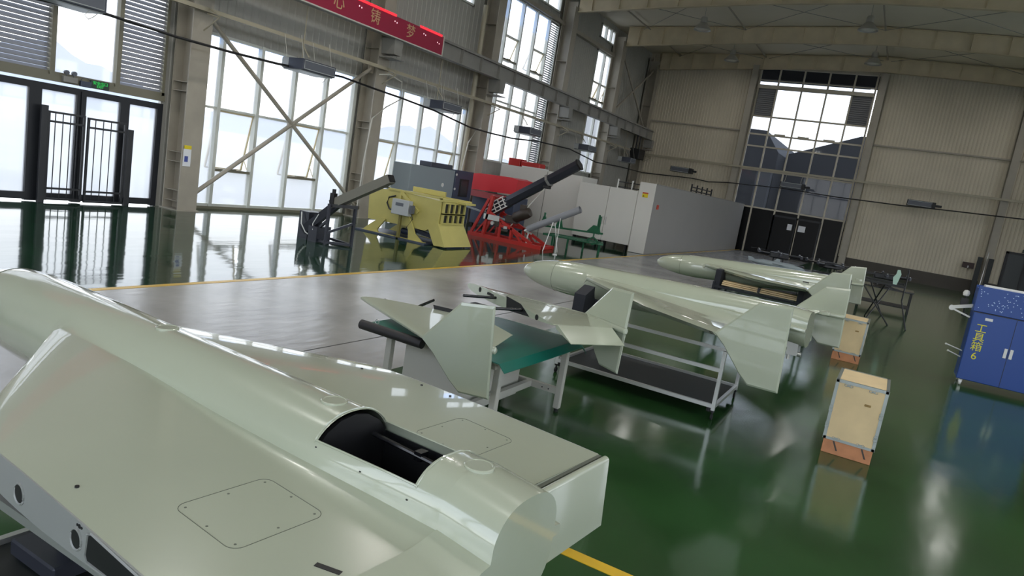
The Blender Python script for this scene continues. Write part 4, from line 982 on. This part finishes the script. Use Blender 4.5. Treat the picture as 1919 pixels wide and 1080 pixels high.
pts_text('安全出口', mExit, 'lettering', t, (-18.296, 10.62, 3.065), .095, (0, 1, 0), (0, 0, 1), .002); pts_text('EXIT', mExit, 'lettering', t, (-18.296, 10.62, 2.985), .085, (0, 1, 0), (0, 0, 1), .002)
t = thing('wall_notice', 'yellow topped white notice card on the first column', 'notice', (-17.64, 12.75, 1.55))
m = MB(); m.box((0, -.12, -.28), (.01, .12, .2)); m.build('card', mPaper, t)
m = MB(); m.box((.011, -.11, .2), (.02, .11, .30)); m.build('yellow_header', mSign, t)
m = MB(); m.box((.011, -.08, -.16), (.014, .03, .0)); m.build('blue_print', mPaperBlue, t)
# ================================================================== WHITE PARTITION ROOM
t = thing('partition_room', 'long grey sided white partition room running to the far wall', 'partition', (-10.05, 40, 0))
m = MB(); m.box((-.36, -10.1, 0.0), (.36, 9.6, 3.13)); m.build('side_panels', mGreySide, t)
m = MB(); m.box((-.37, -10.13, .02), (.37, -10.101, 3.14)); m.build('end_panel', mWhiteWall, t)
m = MB(); m.box((.362, -9.5, 2.05), (.375, -9.2, 2.25)); m.build('red_mark', mSignRed, t)
m = MB(); m.box((.362, -10.1, 3.11), (.38, 9.6, 3.15)); m.box((.362, -10.1, 0), (.37, 9.6, .04)); m.build('edge_trim', mSteelGrey, t)
t2 = thing('warning_sign', 'yellow and red warning sign on the end of the white partition', 'sign', (-10.1, 29.865, 2.6))
m = MB(); m.box((-.13, -.006, -.11), (.13, 0, .05)); m.build('yellow_field', mSign, t2)
m = MB(); m.box((-.13, -.007, .05), (.13, 0, .11)); m.build('red_header', mSignRed, t2)
m = MB(); m.prism([(-.10, -.08), (-.03, -.08), (-.065, -.01)], 1, -.009, -.006); m.build('triangle_symbol', mBlack, t2)
t = thing('container_wall', 'white panelled container doors raised off the floor left of the partition', 'container', (-12.0, 29.85, 0))
for a, b, lb in ((-1.28, .2, 0), (.22, 1.55, 1)):
    m = MB(); m.bbox((a, 0, .27), (b, .06, 2.72), .006); m.build('door_leaf', mWhiteWall, t)
m = MB(); m.box((-1.3, .06, .27), (1.56, 2.2, 2.72)); m.build('container_body', mWhiteWall, t)
m = MB()
for x in (.13, .29): m.box((x - .02, -.03, 1.05), (x + .02, 0, 1.35)); m.box((x - .04, -.02, 1.0), (x + .04, 0, 1.04))
m.build('latch', mAlu, t)
for x in (-1.2, -.1, .1, .35, 1.4): m = MB(); m.box((x - .04, .1, 0), (x + .04, .3, .27)); m.build('support_leg', mBlack, t)
t = thing('tall_container', 'taller white container wall behind the red machines', 'container', (-15.6, 30.2, 0))
m = MB(); m.box((-2.2, 0, 0), (2.25, 1.8, 2.98)); m.build('container_body', mWhiteWall, t)
m = MB(); m.box((.4, -.01, 0), (.42, 0, 2.95)); m.build('panel_joint', mSeamDark, t)
t = thing('red_box', 'red case lying on top of the tall white container', 'case', (-16.5, 30.6, 2.98))
m = MB(); m.bbox((-1.0, -.3, 0), (-.35, .4, .36), .02); m.bbox((-.33, -.28, 0), (.75, .38, .28), .05); m.build('case_body', mRed, t)
m = MB(); m.bbox((-.2, -.33, -.0), (1.3, -.29, .06), .01); m.build('white_flap', mWhite, t)
t = thing('roof_rail', 'black and white guard rail standing on the white container roof', 'rail', (-11.2, 30.8, 2.72))
m = MB(); m.box((-.6, -.02, .05), (.7, .02, .09)); m.box((-.6, -.02, .28), (.7, .02, .32)); m.build('rail_bar', mBlack, t)
for x in (-.6, .1, .6, .7): m = MB(); m.box((x - .03, -.03, 0), (x + .03, .03, .42)); m.build('rail_post', mWhite if x != .6 else mBlack, t)
t = thing('roof_ladder', 'dark ladder frame lying on the partition room roof', 'ladder', (-10.1, 39.3, 3.13))
m = MB()
for z in (.12, .30): m.beam((0, -2.2, z), (0, 2.2, z), .05, .06)
for y in (-2.2, -1.1, 0, 1.1, 2.2): m.beam((0, y, 0), (0, y, .45), .07, .07, up=(0, 1, 0))
m.build('ladder_frame', mBlack, t)
# dark corner equipment
t = thing('ceiling_crane_trolley', 'dark winch equipment hanging in the far left corner', 'winch', (-17.2, 47.3, 5.2))
m = MB(); m.bbox((-.3, -.6, -.2), (.4, .6, .5), .03); m.tube((0, -.3, .5), (0, -.3, 1.4), .05); m.tube((0, .3, .5), (0, .3, 1.4), .05); m.build('winch_body', mBlack, t)
# ================================================================== TEST CABINET
t = thing('test_cabinet', 'blue grey climatic test cabinet with a navy windowed front behind the yellow machine', 'cabinet', (-17.0, 23.5, 0))
m = MB(); m.bbox((-.45, -2.0, 0.1), (.40, 1.0, 2.30), .01); m.build('cabinet_body', mGreyCab, t)
m = MB(); m.bbox((-.45, 1.01, 0.1), (.45, 2.35, 2.34), .01); m.build('navy_front', mNavy, t)
m = MB(); m.bbox((.42, 1.35, 1.25), (.47, 2.05, 2.0), .01); m.build('window_frame', mBlack, t)
m = MB(); m.box((.471, 1.45, 1.32), (.475, 1.95, 1.93)); m.build('window_glass', mDoorGlassDark, t)
m = MB(); m.tube((.40, .2, 1.65), (.415, .2, 1.65), .085, n=20); m.build('port_plug', mWhite, t)
m = MB(); m.bbox((-.3, -.6, 2.30), (.3, .9, 2.50), .02); m.build('roof_unit', mHeater, t)
m = MB(); m.tube((.44, 1.05, 1.55), (.47, 1.05, 1.55), .05); m.build('hinge', mWhite, t); m = MB(); m.tube((.44, 1.05, 2.15), (.47, 1.05, 2.15), .05); m.build('hinge', mWhite, t)
for x in (-.35, .3):
    for y in (-1.8, 2.1): m = MB(); m.tube((x, y, 0), (x, y, .1), .06, n=12); m.build('foot', mRubber, t)
# ================================================================== SQUARE TUBE LAUNCHER (left)
t = thing('square_tube_launcher', 'dark square launch tube tilted up on a black trestle, leftmost of the machines', 'launcher', (-12.6, 13.6, 0))
m = MB(); m.beam((-12.75, 13.5, 1.02), (-11.10, 13.65, 1.93), .24, .22); m.build('square_tube', mOliveTube, t, world=True)
m = MB(); m.beam((-13.45, 13.3, .22), (-12.55, 13.55, 1.12), .20, .20); m.build('breech_section', mGunmetal, t, world=True)
m = MB(); m.beam((-11.10, 13.65, 1.93), (-11.07, 13.652, 1.947), .20, .18); m.build('muzzle_cap', mBlack, t, world=True)
for x, y in ((-12.62, 13.25), (-12.20, 13.75)): m = MB(); m.bbox((x - .035, y - .035, 0), (x + .035, y + .035, 1.05), .004); m.build('post', mGunmetal, t, world=True)
m = MB(); m.beam((-12.62, 13.25, .3), (-12.2, 13.75, .62), .06, .06); m.beam((-12.62, 13.25, .06), (-13.5, 13.4, .06), .08, .06); m.beam((-12.2, 13.75, .06), (-13.1, 13.95, .06), .08, .06); m.beam((-12.62, 13.25, .62), (-13.3, 13.4, .12), .06, .06); m.beam((-12.62, 13.25, .06), (-12.2, 13.75, .06), .06, .06); m.build('base_frame', mGunmetal, t, world=True)
m = MB(); m.box((-13.62, 13.25, 0), (-13.28, 13.75, .72)); m.box((-13.2, 13.2, 0), (-12.9, 13.7, .4)); m.build('breech_plate', mGunmetal, t, world=True)
m = MB(); m.beam((-12.75, 13.35, 1.0), (-12.1, 13.75, 1.05), .18, .08); m.bbox((-12.75, 13.35, 1.0), (-12.62, 13.5, 1.32), .01); m.tube((-12.68, 13.42, 1.32), (-12.68, 13.42, 1.42), .05); m.build('clamp', mBlack, t, world=True)
m = MB(); m.path([(-13.5, 13.2, .7), (-13.42, 13.15, .4), (-13.3, 13.2, .2), (-13.15, 13.3, .1)], .015); m.path([(-13.0, 13.3, .72), (-13.12, 13.25, .45), (-13.05, 13.2, .3)], .012); m.build('hose', mWhite, t, world=True)
# ================================================================== YELLOW MACHINE
t = thing('yellow_blower_machine', 'yellow wedge shaped machine with a grey control box on splayed feet', 'machine', (-12.7, 17.8, 0))
m = MB(); m.prism([(-15.0, 1.36), (-14.92, .40), (-13.6, .42), (-12.62, .40), (-12.16, .70), (-12.16, 1.38), (-14.0, 1.47)], 1, 17.45, 18.7); m.build('hopper', mYellow, t, world=True)
m = MB(); m.box((-14.2, 17.40, 1.44), (-12.1, 17.47, 1.50)); m.box((-14.2, 18.68, 1.40), (-11.9, 18.75, 1.47)); m.box((-12.2, 17.4, 1.38), (-12.08, 18.75, 1.47)); m.box((-14.2, 18.65, 1.46), (-12.9, 18.72, 1.62)); m.box((-12.1, 18.2, 1.36), (-11.75, 18.75, 1.42)); m.build('top_flange', mYellow, t, world=True)
m = MB()
for z0, z1 in ((1.04, 1.32), (.74, .98)):
    m.box((-12.14, 17.5, z1), (-12.06, 18.7, z1 + .05)); m.box((-12.14, 17.5, z0 - .05), (-12.06, 18.7, z0))
    for y in (17.5, 17.78, 18.06, 18.34, 18.64): m.box((-12.14, y, z0), (-12.06, y + .06, z1))
m.build('louvre_grid', mYellow, t, world=True)
m = MB(); m.box((-12.15, 17.52, .7), (-12.12, 18.66, 1.34)); m.build('grid_backing', mBlack, t, world=True)
m = MB(); m.add([(-12.1, 17.4, .70), (-12.1, 18.75, .70), (-11.75, 18.85, .05), (-11.75, 17.35, .05), (-12.15, 17.4, .68), (-12.15, 18.75, .68), (-11.82, 18.85, .03), (-11.82, 17.35, .03)], [(0, 1, 2, 3), (4, 7, 6, 5), (0, 4, 5, 1), (2, 6, 7, 3), (0, 3, 7, 4), (1, 5, 6, 2)])
m.prism([(-12.45, .52), (-12.1, .72), (-11.75, .05), (-12.15, .03)], 1, 17.34, 17.40); m.build('chute', mYellow, t, world=True)
for y in (17.38, 18.75):
    m = MB(); m.prism([(-14.35, .52), (-14.12, .50), (-14.42, .12), (-14.35, .03), (-15.0, .03), (-14.9, .12)], 1, y - .03, y + .03); m.build('splayed_foot', mYellow, t, world=True)
    m = MB(); m.prism([(-13.62, .95), (-13.42, .93), (-13.08, .55), (-12.92, .25), (-12.58, .03), (-13.15, .03), (-13.18, .30), (-13.32, .58)], 1, y - .03, y + .03); m.build('splayed_foot', mYellow, t, world=True)
m = MB(); m.box((-15.0, 17.3, 0), (-12.5, 17.42, .05)); m.box((-15.0, 18.7, 0), (-12.5, 18.82, .05)); m.build('skid', mYellow, t, world=True)
m = MB(); m.box((-15.2, 17.2, -.0), (-12.4, 18.6, .04)); m.build('base_plate', mNavy, t, world=True)
m = MB(); m.bbox((-13.75, 17.10, .75), (-13.10, 17.32, 1.22), .012); m.build('control_box', mHeaterLight, t, world=True)
m = MB(); m.box((-13.6, 17.095, 1.02), (-13.3, 17.10, 1.12)); m.box((-13.05, 17.12, .85), (-13.0, 17.3, 1.1)); m.build('box_fittings', mGrille, t, world=True)
m = MB(); m.box((-13.5, 17.2, 0), (-13.42, 17.28, .75)); m.build('box_post', mYellowDark, t, world=True)
m = MB(); m.path([(-13.75, 17.3, .82), (-14.05, 17.38, .85), (-14.2, 17.42, 1.02), (-14.15, 17.42, 1.2), (-13.9, 17.42, 1.28)], .025); m.path([(-13.05, 17.2, .85), (-12.95, 17.2, .7), (-13.15, 17.2, .4)], .012); m.build('hose', mBlack, t, world=True)
m = MB(); m.beam((-13.7, 17.42, 1.45), (-12.95, 17.42, .9), .05, .12); m.beam((-13.68, 17.42, 1.45), (-13.68, 17.42, 1.0), .05, .08); m.build('stiffener', mYellow, t, world=True)
m = MB(); m.beam((-13.6, 18.1, .3), (-12.2, 18.1, .12), .12, .12); m.tube((-13.9, 18.0, .18), (-13.4, 18.0, .18), .1); m.beam((-12.6, 17.7, .45), (-12.2, 17.7, .06), .16, .1); m.build('drive_gear', mNavy, t, world=True)
# ================================================================== RED COVERED MACHINE
t = thing('red_covered_machine', 'dark machine under a bright red cover behind the long launcher', 'machine', (-15.9, 27.4, 0))
m = MB(); m.bbox((-17.1, 26.9, .1), (-14.9, 28.1, 1.55), .02); m.build('machine_body', mNavy, t, world=True)
m = MB(); m.prism([(-17.3, 1.60), (-14.9, 1.68), (-14.85, 2.33), (-15.2, 2.40), (-16.8, 2.36), (-17.25, 2.3)], 1, 26.8, 28.2); m.build('cover', mRedCloth, t, world=True)
m = MB(); m.add([(-17.35, 26.75, 1.6), (-14.95, 26.75, 1.55), (-14.95, 26.7, 1.3), (-17.4, 26.65, 1.32), (-17.35, 26.78, 1.6), (-14.95, 26.78, 1.55), (-14.95, 26.73, 1.3), (-17.4, 26.68, 1.32)], [(0, 1, 2, 3), (4, 7, 6, 5), (0, 4, 5, 1), (2, 6, 7, 3), (0, 3, 7, 4), (1, 5, 6, 2)]); m.build('side_board', mRedFaded, t, world=True)
for x in (-17.0, -15.0):
    for y in (27.0, 28.0): m = MB(); m.box((x - .05, y - .05, 0), (x + .05, y + .05, .1)); m.build('foot', mRubber, t, world=True)
# ================================================================== RED LAUNCHER
t = thing('long_barrel_launcher', 'long dark faceted launch barrel on a red truss base', 'launcher', (-12.8, 23.2, 0))
m = MB(); P0, P1, PM = (-13.15, 23.2, 1.48), (-10.5, 23.2, 3.24), (-11.55, 23.2, 2.54)
m.tube(P0, PM, .21, n=6); m.tube(PM, P1, .20, n=6); m.build('barrel', mGunmetal, t, world=True)
m = MB(); m.tube((-11.62, 23.2, 2.50), (-11.55, 23.2, 2.545), .25, n=6); m.build('barrel_collar', mAlu, t, world=True)
m = MB(); m.tube(P1, (-10.45, 23.2, 3.275), .225, n=6); m.build('muzzle_ring', mBlack, t, world=True)
dx, dz = .833, .553
m = MB()
def onb(s, v, yy=22.93): return (-13.9 + dx * s - dz * v, yy, .98 + dz * s + dx * v)
for v in (-.2, -.07, .07, .2): m.beam(onb(0, v), onb(.95, v), .03, .035)
for s_ in (.0, .22, .44, .66, .88): m.beam(onb(s_, -.2), onb(s_, .2), .03, .035)
m.build('lattice_bracket', mWhite, t, world=True)
m = MB(); m.beam((-14.0, 23.2, .90), (-13.1, 23.2, 1.50), .36, .36); m.build('breech', mGunmetal, t, world=True)
m = MB()
for y in (22.75, 23.75):
    m.beam((-14.4, y, .07), (-11.2, y, .07), .12, .14); m.beam((-14.3, y, .1), (-13.7, y, 1.5), .08, .10); m.beam((-13.75, y, .1), (-13.55, y, 1.65), .10, .14); m.beam((-13.6, y, 1.0), (-11.6, y, .14), .08, .10)
    m.beam((-13.6, y, .62), (-12.6, y, .56), .06, .1); m.beam((-13.05, y, .1), (-13.05, y, .75), .08, .08); m.beam((-12.55, y, .1), (-12.55, y, .58), .08, .08); m.beam((-12.1, y, .1), (-12.3, y, .45), .07, .07); m.beam((-12.6, y, .55), (-12.0, y, .1), .06, .06); m.beam((-14.1, y, .12), (-13.65, y, .75), .06, .06)
for x in (-14.35, -13.65, -12.55, -11.25): m.beam((x, 22.75, .07), (x, 23.75, .07), .1, .12)
m.beam((-13.65, 22.75, 1.55), (-13.65, 23.75, 1.55), .1, .1); m.build('truss_base', mRed, t, world=True)
m = MB(); m.tube((-11.48, 22.9, 2.30), (-12.75, 22.85, .52), .022, n=8); m.build('support_strut', mCableWhite, t, world=True)
m = MB(); m.bbox((-11.6, 22.85, 2.22), (-11.38, 23.1, 2.34), .02); m.build('strut_lug', mBlack, t, world=True)
m = MB(); m.lathe([(.02, -.38), (.16, -.36), (.2, -.3), (.2, .22), (.17, .34), (.06, .38)], n=24); mo = m.build('motor', mMotor, t, smooth=True); mo.location = (.55, -.35, 1.12); mo.rotation_euler = (0, math.radians(62), 0)
m = MB(); m.bbox((-12.35, 22.75, 1.28), (-12.1, 22.95, 1.5), .02); m.build('motor_mount', mMotor, t, world=True); m = MB(); m.bbox((-12.9, 22.75, .75), (-12.45, 23.05, 1.02), .02); m.build('gearbox', mMotor, t, world=True); m = MB(); m.tube((-13.2, 22.7, .62), (-13.2, 22.9, .62), .12); m.build('pulley', mMotor, t, world=True)
m = MB(); m.box((-13.8, 22.68, .72), (-13.1, 22.72, .92)); m.tube((-13.35, 22.7, .62), (-13.35, 22.62, .62), .07); m.box((-12.85, 22.66, .5), (-12.7, 22.7, .6)); m.build('fittings', mAlu, t, world=True)
# long grey bar of the launcher base crossing to the left
m = MB(); m.beam((-14.9, 22.9, 1.06), (-12.9, 22.85, .82), .08, .06); m.build('side_bar', mGreyCab, t, world=True)
# ================================================================== GREY TUBE on stand
t = thing('grey_launch_tube', 'short grey round tube propped up right of the red truss', 'tube', (-11.2, 22.8, 0))
m = MB(); m.tube((-11.95, 22.9, .64), (-10.0, 22.9, 1.70), .125, n=24, caps=False); m.tube((-11.95, 22.9, .64), (-10.0, 22.9, 1.70), .112, n=24, caps=False); m.tube((-11.95, 22.9, .64), (-11.93, 22.9, .65), .12, n=24); m.build('tube_barrel', mGreyTube, t, smooth=True, world=True)
m = MB(); m.tube((-10.92, 22.8, 1.08), (-11.05, 22.6, 0), .018, n=8); m.tube((-10.92, 22.95, 1.08), (-10.8, 23.3, 0), .018, n=8); m.tube((-11.9, 22.9, .55), (-11.95, 22.9, 0), .03, n=8); m.build('prop_leg', mWhite, t, world=True)
m = MB(); m.beam((-11.95, 22.8, .56), (-11.7, 22.8, .5), .05, .05); m.tube((-12.05, 22.9, .55), (-11.95, 22.9, .6), .08); m.build('base_fitting', mAlu, t, world=True)
# ================================================================== GREEN TROLLEY
t = thing('green_trolley', 'low dark green steel trolley with an angled rail and a diamond bracket', 'trolley', (-11.3, 25.3, 0))
m = MB(); m.beam((-12.3, 25.0, .42), (-10.0, 25.6, .42), .10, .08); m.beam((-12.3, 25.9, .42), (-10.3, 26.3, .42), .10, .08); m.beam((-12.3, 25.0, .42), (-12.3, 25.9, .42), .08, .08); m.beam((-10.0, 25.6, .42), (-10.3, 26.3, .42), .08, .08); m.box((-12.2, 25.1, .40), (-10.3, 25.9, .43)); m.build('deck', mGreen, t, world=True)
for x, y in ((-11.9, 25.05), (-11.3, 25.2), (-10.1, 25.6), (-10.7, 25.4), (-12.2, 25.9), (-10.4, 26.3)): m = MB(); m.box((x - .03, y - .03, 0), (x + .03, y + .03, .42)); m.build('leg', mGreen, t, world=True)
m = MB(); m.beam((-12.6, 25.2, .72), (-9.95, 25.3, .85), .08, .07); m.build('upper_rail', mGreen, t, world=True)
m = MB(); m.beam((-10.55, 25.3, .5), (-10.3, 25.3, .66), .05, .05); m.beam((-10.3, 25.3, .66), (-10.05, 25.3, .5), .05, .05); m.beam((-10.05, 25.3, .5), (-10.3, 25.3, .36), .05, .05); m.beam((-10.3, 25.3, .36), (-10.55, 25.3, .5), .05, .05); m.tube((-10.3, 25.3, .66), (-10.3, 25.3, .83), .03); m.build('diamond_bracket', mGreen, t, world=True)
m = MB(); m.prism([(-10.6, .84), (-10.05, .86), (-10.15, 1.1), (-10.35, 1.12)], 1, 25.2, 25.35); m.box((-10.2, 25.22, .8), (-10.15, 25.3, 1.55)); m.box((-10.12, 25.22, .8), (-10.09, 25.3, 1.5)); m.build('upright', mGreen, t, world=True)
for x, z in ((-12.55, 1.2), (-11.85, 1.25)): m = MB(); m.prism([(x - .15, .72), (x + .18, .74), (x + .05, z - .1), (x - .04, z - .1)], 1, 25.3, 25.36); m.tube((x, 25.33, z - .1), (x, 25.33, z + .05), .04); m.build('cone_bracket', mGreen, t, world=True)
m = MB(); m.tube((-10.36, 22.2, 0), (-10.38, 22.2, 1.3), .012, n=8); m.tube((-10.36, 22.2, 0), (-10.36, 22.2, .03), .08, n=16); tag(m.build('marker_pole', mWhite), 'thin white upright pole just behind the middle aircraft nose', 'pole')
# ================================================================== DRONE FRAMES
def drone(label, x, y, z, yaw, arm=.75, n=6):
    t = thing('multirotor_frame', label, 'drone', (x, y, z), (0, 0, yaw), group='black multirotor frames on stands')
    m = MB(); m.bbox((-.34, -.22, -.05), (.34, .22, .15), .03); m.bbox((-.12, -.10, .12), (.12, .10, .17), .01); m.build('hub', mDroneBody, t)
    for i in range(n):
        a = 2 * PI * (i + .5) / n; c, s_ = math.cos(a), math.sin(a)
        m = MB(); m.tube((c * .15, s_ * .12, .07), (c * arm, s_ * arm, .10), .035, n=8); ar = m.build('arm', mDroneBody, t)
        m = MB(); m.tube((c * arm, s_ * arm, .07), (c * arm, s_ * arm, .17), .045, n=12); m.build('motor', mGunmetal, ar)
        m = MB(); m.tube((c * arm, s_ * arm, .172), (c * arm, s_ * arm, .185), .02, n=8); m.build('motor_cap', mWhite, ar)
        m = MB(); q = a + .9; cc, ss = math.cos(q) * .30, math.sin(q) * .30; m.beam((c * arm - cc, s_ * arm - ss, .165), (c * arm + cc, s_ * arm + ss, .165), .035, .006); m.build('propeller', mBlackGloss, ar)
    m = MB()
    for sy in (-1, 1): m.tube((-.15, sy * .14, .02), (-.2, sy * .28, -.28), .014, n=8); m.tube((.15, sy * .14, .02), (.2, sy * .28, -.28), .014, n=8); m.tube((-.3, sy * .28, -.28), (.3, sy * .28, -.28), .014, n=8)
    m.build('landing_skid', mDroneBody, t)
def dark_table(label, x, y, w, d, h):
    t = thing('black_trestle_table', label, 'table', (x, y, 0))
    m = MB(); m.bbox((-w, -d, h - .05), (w, d, h), .008); m.build('table_top', mBlackGloss, t)
    for sx in (-1, 1):
        for sy in (-1, 1): m = MB(); m.box((sx * (w - .06) - .025, sy * (d - .06) - .025, 0), (sx * (w - .06) + .025, sy * (d - .06) + .025, h - .05)); m.build('leg', mBlack, t)
    m = MB(); m.box((-w + .06, -d + .05, .2), (w - .06, d - .05, .23)); m.build('lower_shelf', mBlack, t)
dark_table('black table carrying multirotor frames, nearer the tall far window', -2.7, 27.4, 1.6, .7, .84)
dark_table('black table carrying multirotor frames, nearer the far trestle', -.05, 27.8, .85, .7, .80)
dark_table('black table under the small pale model aircraft', -3.4, 24.2, .9, .4, .92)
drone('black multirotor frame on the dark table, leftmost', -3.75, 27.5, 1.14, .2, .85)
drone('black multirotor frame on the dark table, second from the left', -1.95, 27.2, 1.14, .6, .80)
drone('black multirotor frame at the right end of the dark tables', -.2, 27.8, 1.10, .1, .85)
for k, (x, y, z, w, d, h, lb) in enumerate(((-3.2, 26.3, 0, .5, .22, 1.02, 'tall black equipment case standing before the dark drone tables, left one'), (-1.95, 26.3, 0, .45, .22, .97, 'tall black equipment case standing before the dark drone tables, right one'))):
    t = thing('equipment_case', lb, 'case', (x, y, z), group='black equipment cases on the floor')
    m = MB(); m.bbox((-w, -d, 0), (w, d, h), .02); m.build('case_body', mDroneBody, t)
    m = MB(); m.bbox((-w - .005, -d - .005, h * .72), (w + .005, d + .005, h * .75), .004); m.build('lid_band', mGunmetal, t)
    for sx in (-.5, .5): m = MB(); m.bbox((w * sx - .04, -d - .02, h * .66), (w * sx + .04, -d - .004, h * .78), .004); m.build('latch', mAlu, t)
t = thing('model_aircraft', 'small pale grey model aircraft lying on the black table behind the farthest aircraft', 'model', (-3.3, 23.95, 1.0), (0, 0, -.05), None)
m = MB(); m.lathe([(.005, -.85), (.05, -.72), (.10, -.45), (.115, 0), (.11, .5), (.06, .8), (.01, .9)], (0, 0, .04), ax=0, n=18); m.build('fuselage', mGreyCab, t, smooth=True)
m = MB(); m.add([(-.25, 0, .06), (.15, 0, .06), (.42, .75, .08), (.28, .75, .08), (-.25, 0, .08), (.15, 0, .08), (.42, .75, .09), (.28, .75, .09)], [(0, 1, 2, 3), (4, 7, 6, 5), (0, 4, 5, 1), (2, 6, 7, 3), (0, 3, 7, 4), (1, 5, 6, 2)]); m.build('wing', mGreyCab, t)
m = MB(); m.add([(-.25, 0, .06), (.15, 0, .06), (.42, -.35, .08), (.28, -.35, .08), (-.25, 0, .08), (.15, 0, .08), (.42, -.35, .09), (.28, -.35, .09)], [(0, 1, 2, 3), (4, 7, 6, 5), (0, 4, 5, 1), (2, 6, 7, 3), (0, 3, 7, 4), (1, 5, 6, 2)]); m.build('wing', mGreyCab, t)
m = MB(); m.prism([(-.15, .1), (.12, .1), (.1, .24), (.0, .24)], 1, -.01, .01); m.prism([(-.88, .02), (-.6, .05), (-.8, .16), (-.92, .16)], 1, -.01, .01); m.build('tail_fin', mGreyCab, t)
# trestle rack
t = thing('folding_trestle_rack', 'black folding trestle rack with crossed legs right of the aircraft fins', 'rack', (-.1, 23.9, 0))
m = MB()
for y in (23.2, 24.6): m.beam((-1.5, y, 1.16), (.42, y, 1.16), .04, .06)
for x in (-1.5, -.7, .42): m.beam((x, 23.2, 1.16), (x, 24.6, 1.16), .04, .05)
m.beam((-1.5, 23.2, 1.36), (-.3, 23.2, 1.40), .06, .05); m.build('top_frame', mBlack, t, world=True)
for a, b in (((-.45, 24.3, 0), (-.1, 23.2, 1.14)), ((.22, 22.9, 0), (-.75, 23.2, 1.14)), ((0, 25.4, 0), (-.55, 24.6, 1.14)), ((-.4, 23.2, 0.0), (.1, 24.6, 1.14)), ((.68, 22.6, 0), (.42, 23.2, .75)), ((.42, 23.2, .75), (.42, 23.2, 1.64))):
    m = MB(); m.tube(a, b, .02, n=8); m.build('leg', mBlack, t, world=True)
m = MB(); m.beam((-.1, 23.2, 1.10), (.42, 23.2, 1.02), .03, .04); m.tube((.40, 23.2, 1.64), (.40, 23.2, 1.68), .03); m.build('side_bar', mBlack, t, world=True)
t = thing('mint_foam_piece', 'pale mint foam piece standing on the trestle rack', 'foam piece', (.15, 23.3, 1.19))
m = MB(); m.prism([(-.06, 0), (.04, .0), (.07, .15), (.10, .32), (.05, .44), (-.02, .43), (-.03, .3), (-.09, .2)], 1, -.04, .04); m.build('foam', mMint, t)
# parcels at right
t = thing('dark_panels', 'pair of tall dark boards leaning on the far right column', 'boards', (4.6, 49.3, 0))
for x in (-.3, .25): m = MB(); m.bbox((x - .13, -.03, 0), (x + .13, .03, 2.25), .005); m.build('board', mDarkShelf, t)
m = MB(); m.tube((-.02, -.1, 0), (.05, .25, 2.6), .03); m.build('pole', mAlu, t)
t = thing('wall_box', 'small dark brown box fixed to the far wall left of the leaning boards', 'box', (3.85, 50.15, 1.65))
m = MB(); m.bbox((-.3, -.12, -.17), (.3, .08, .17), .01); m.build('box_body', M('dark brown box', (58, 38, 34), .5), t)
m = MB(); m.box((-.03, -.13, -.15), (.03, -.12, -.02)); m.build('label', mPaper, t)
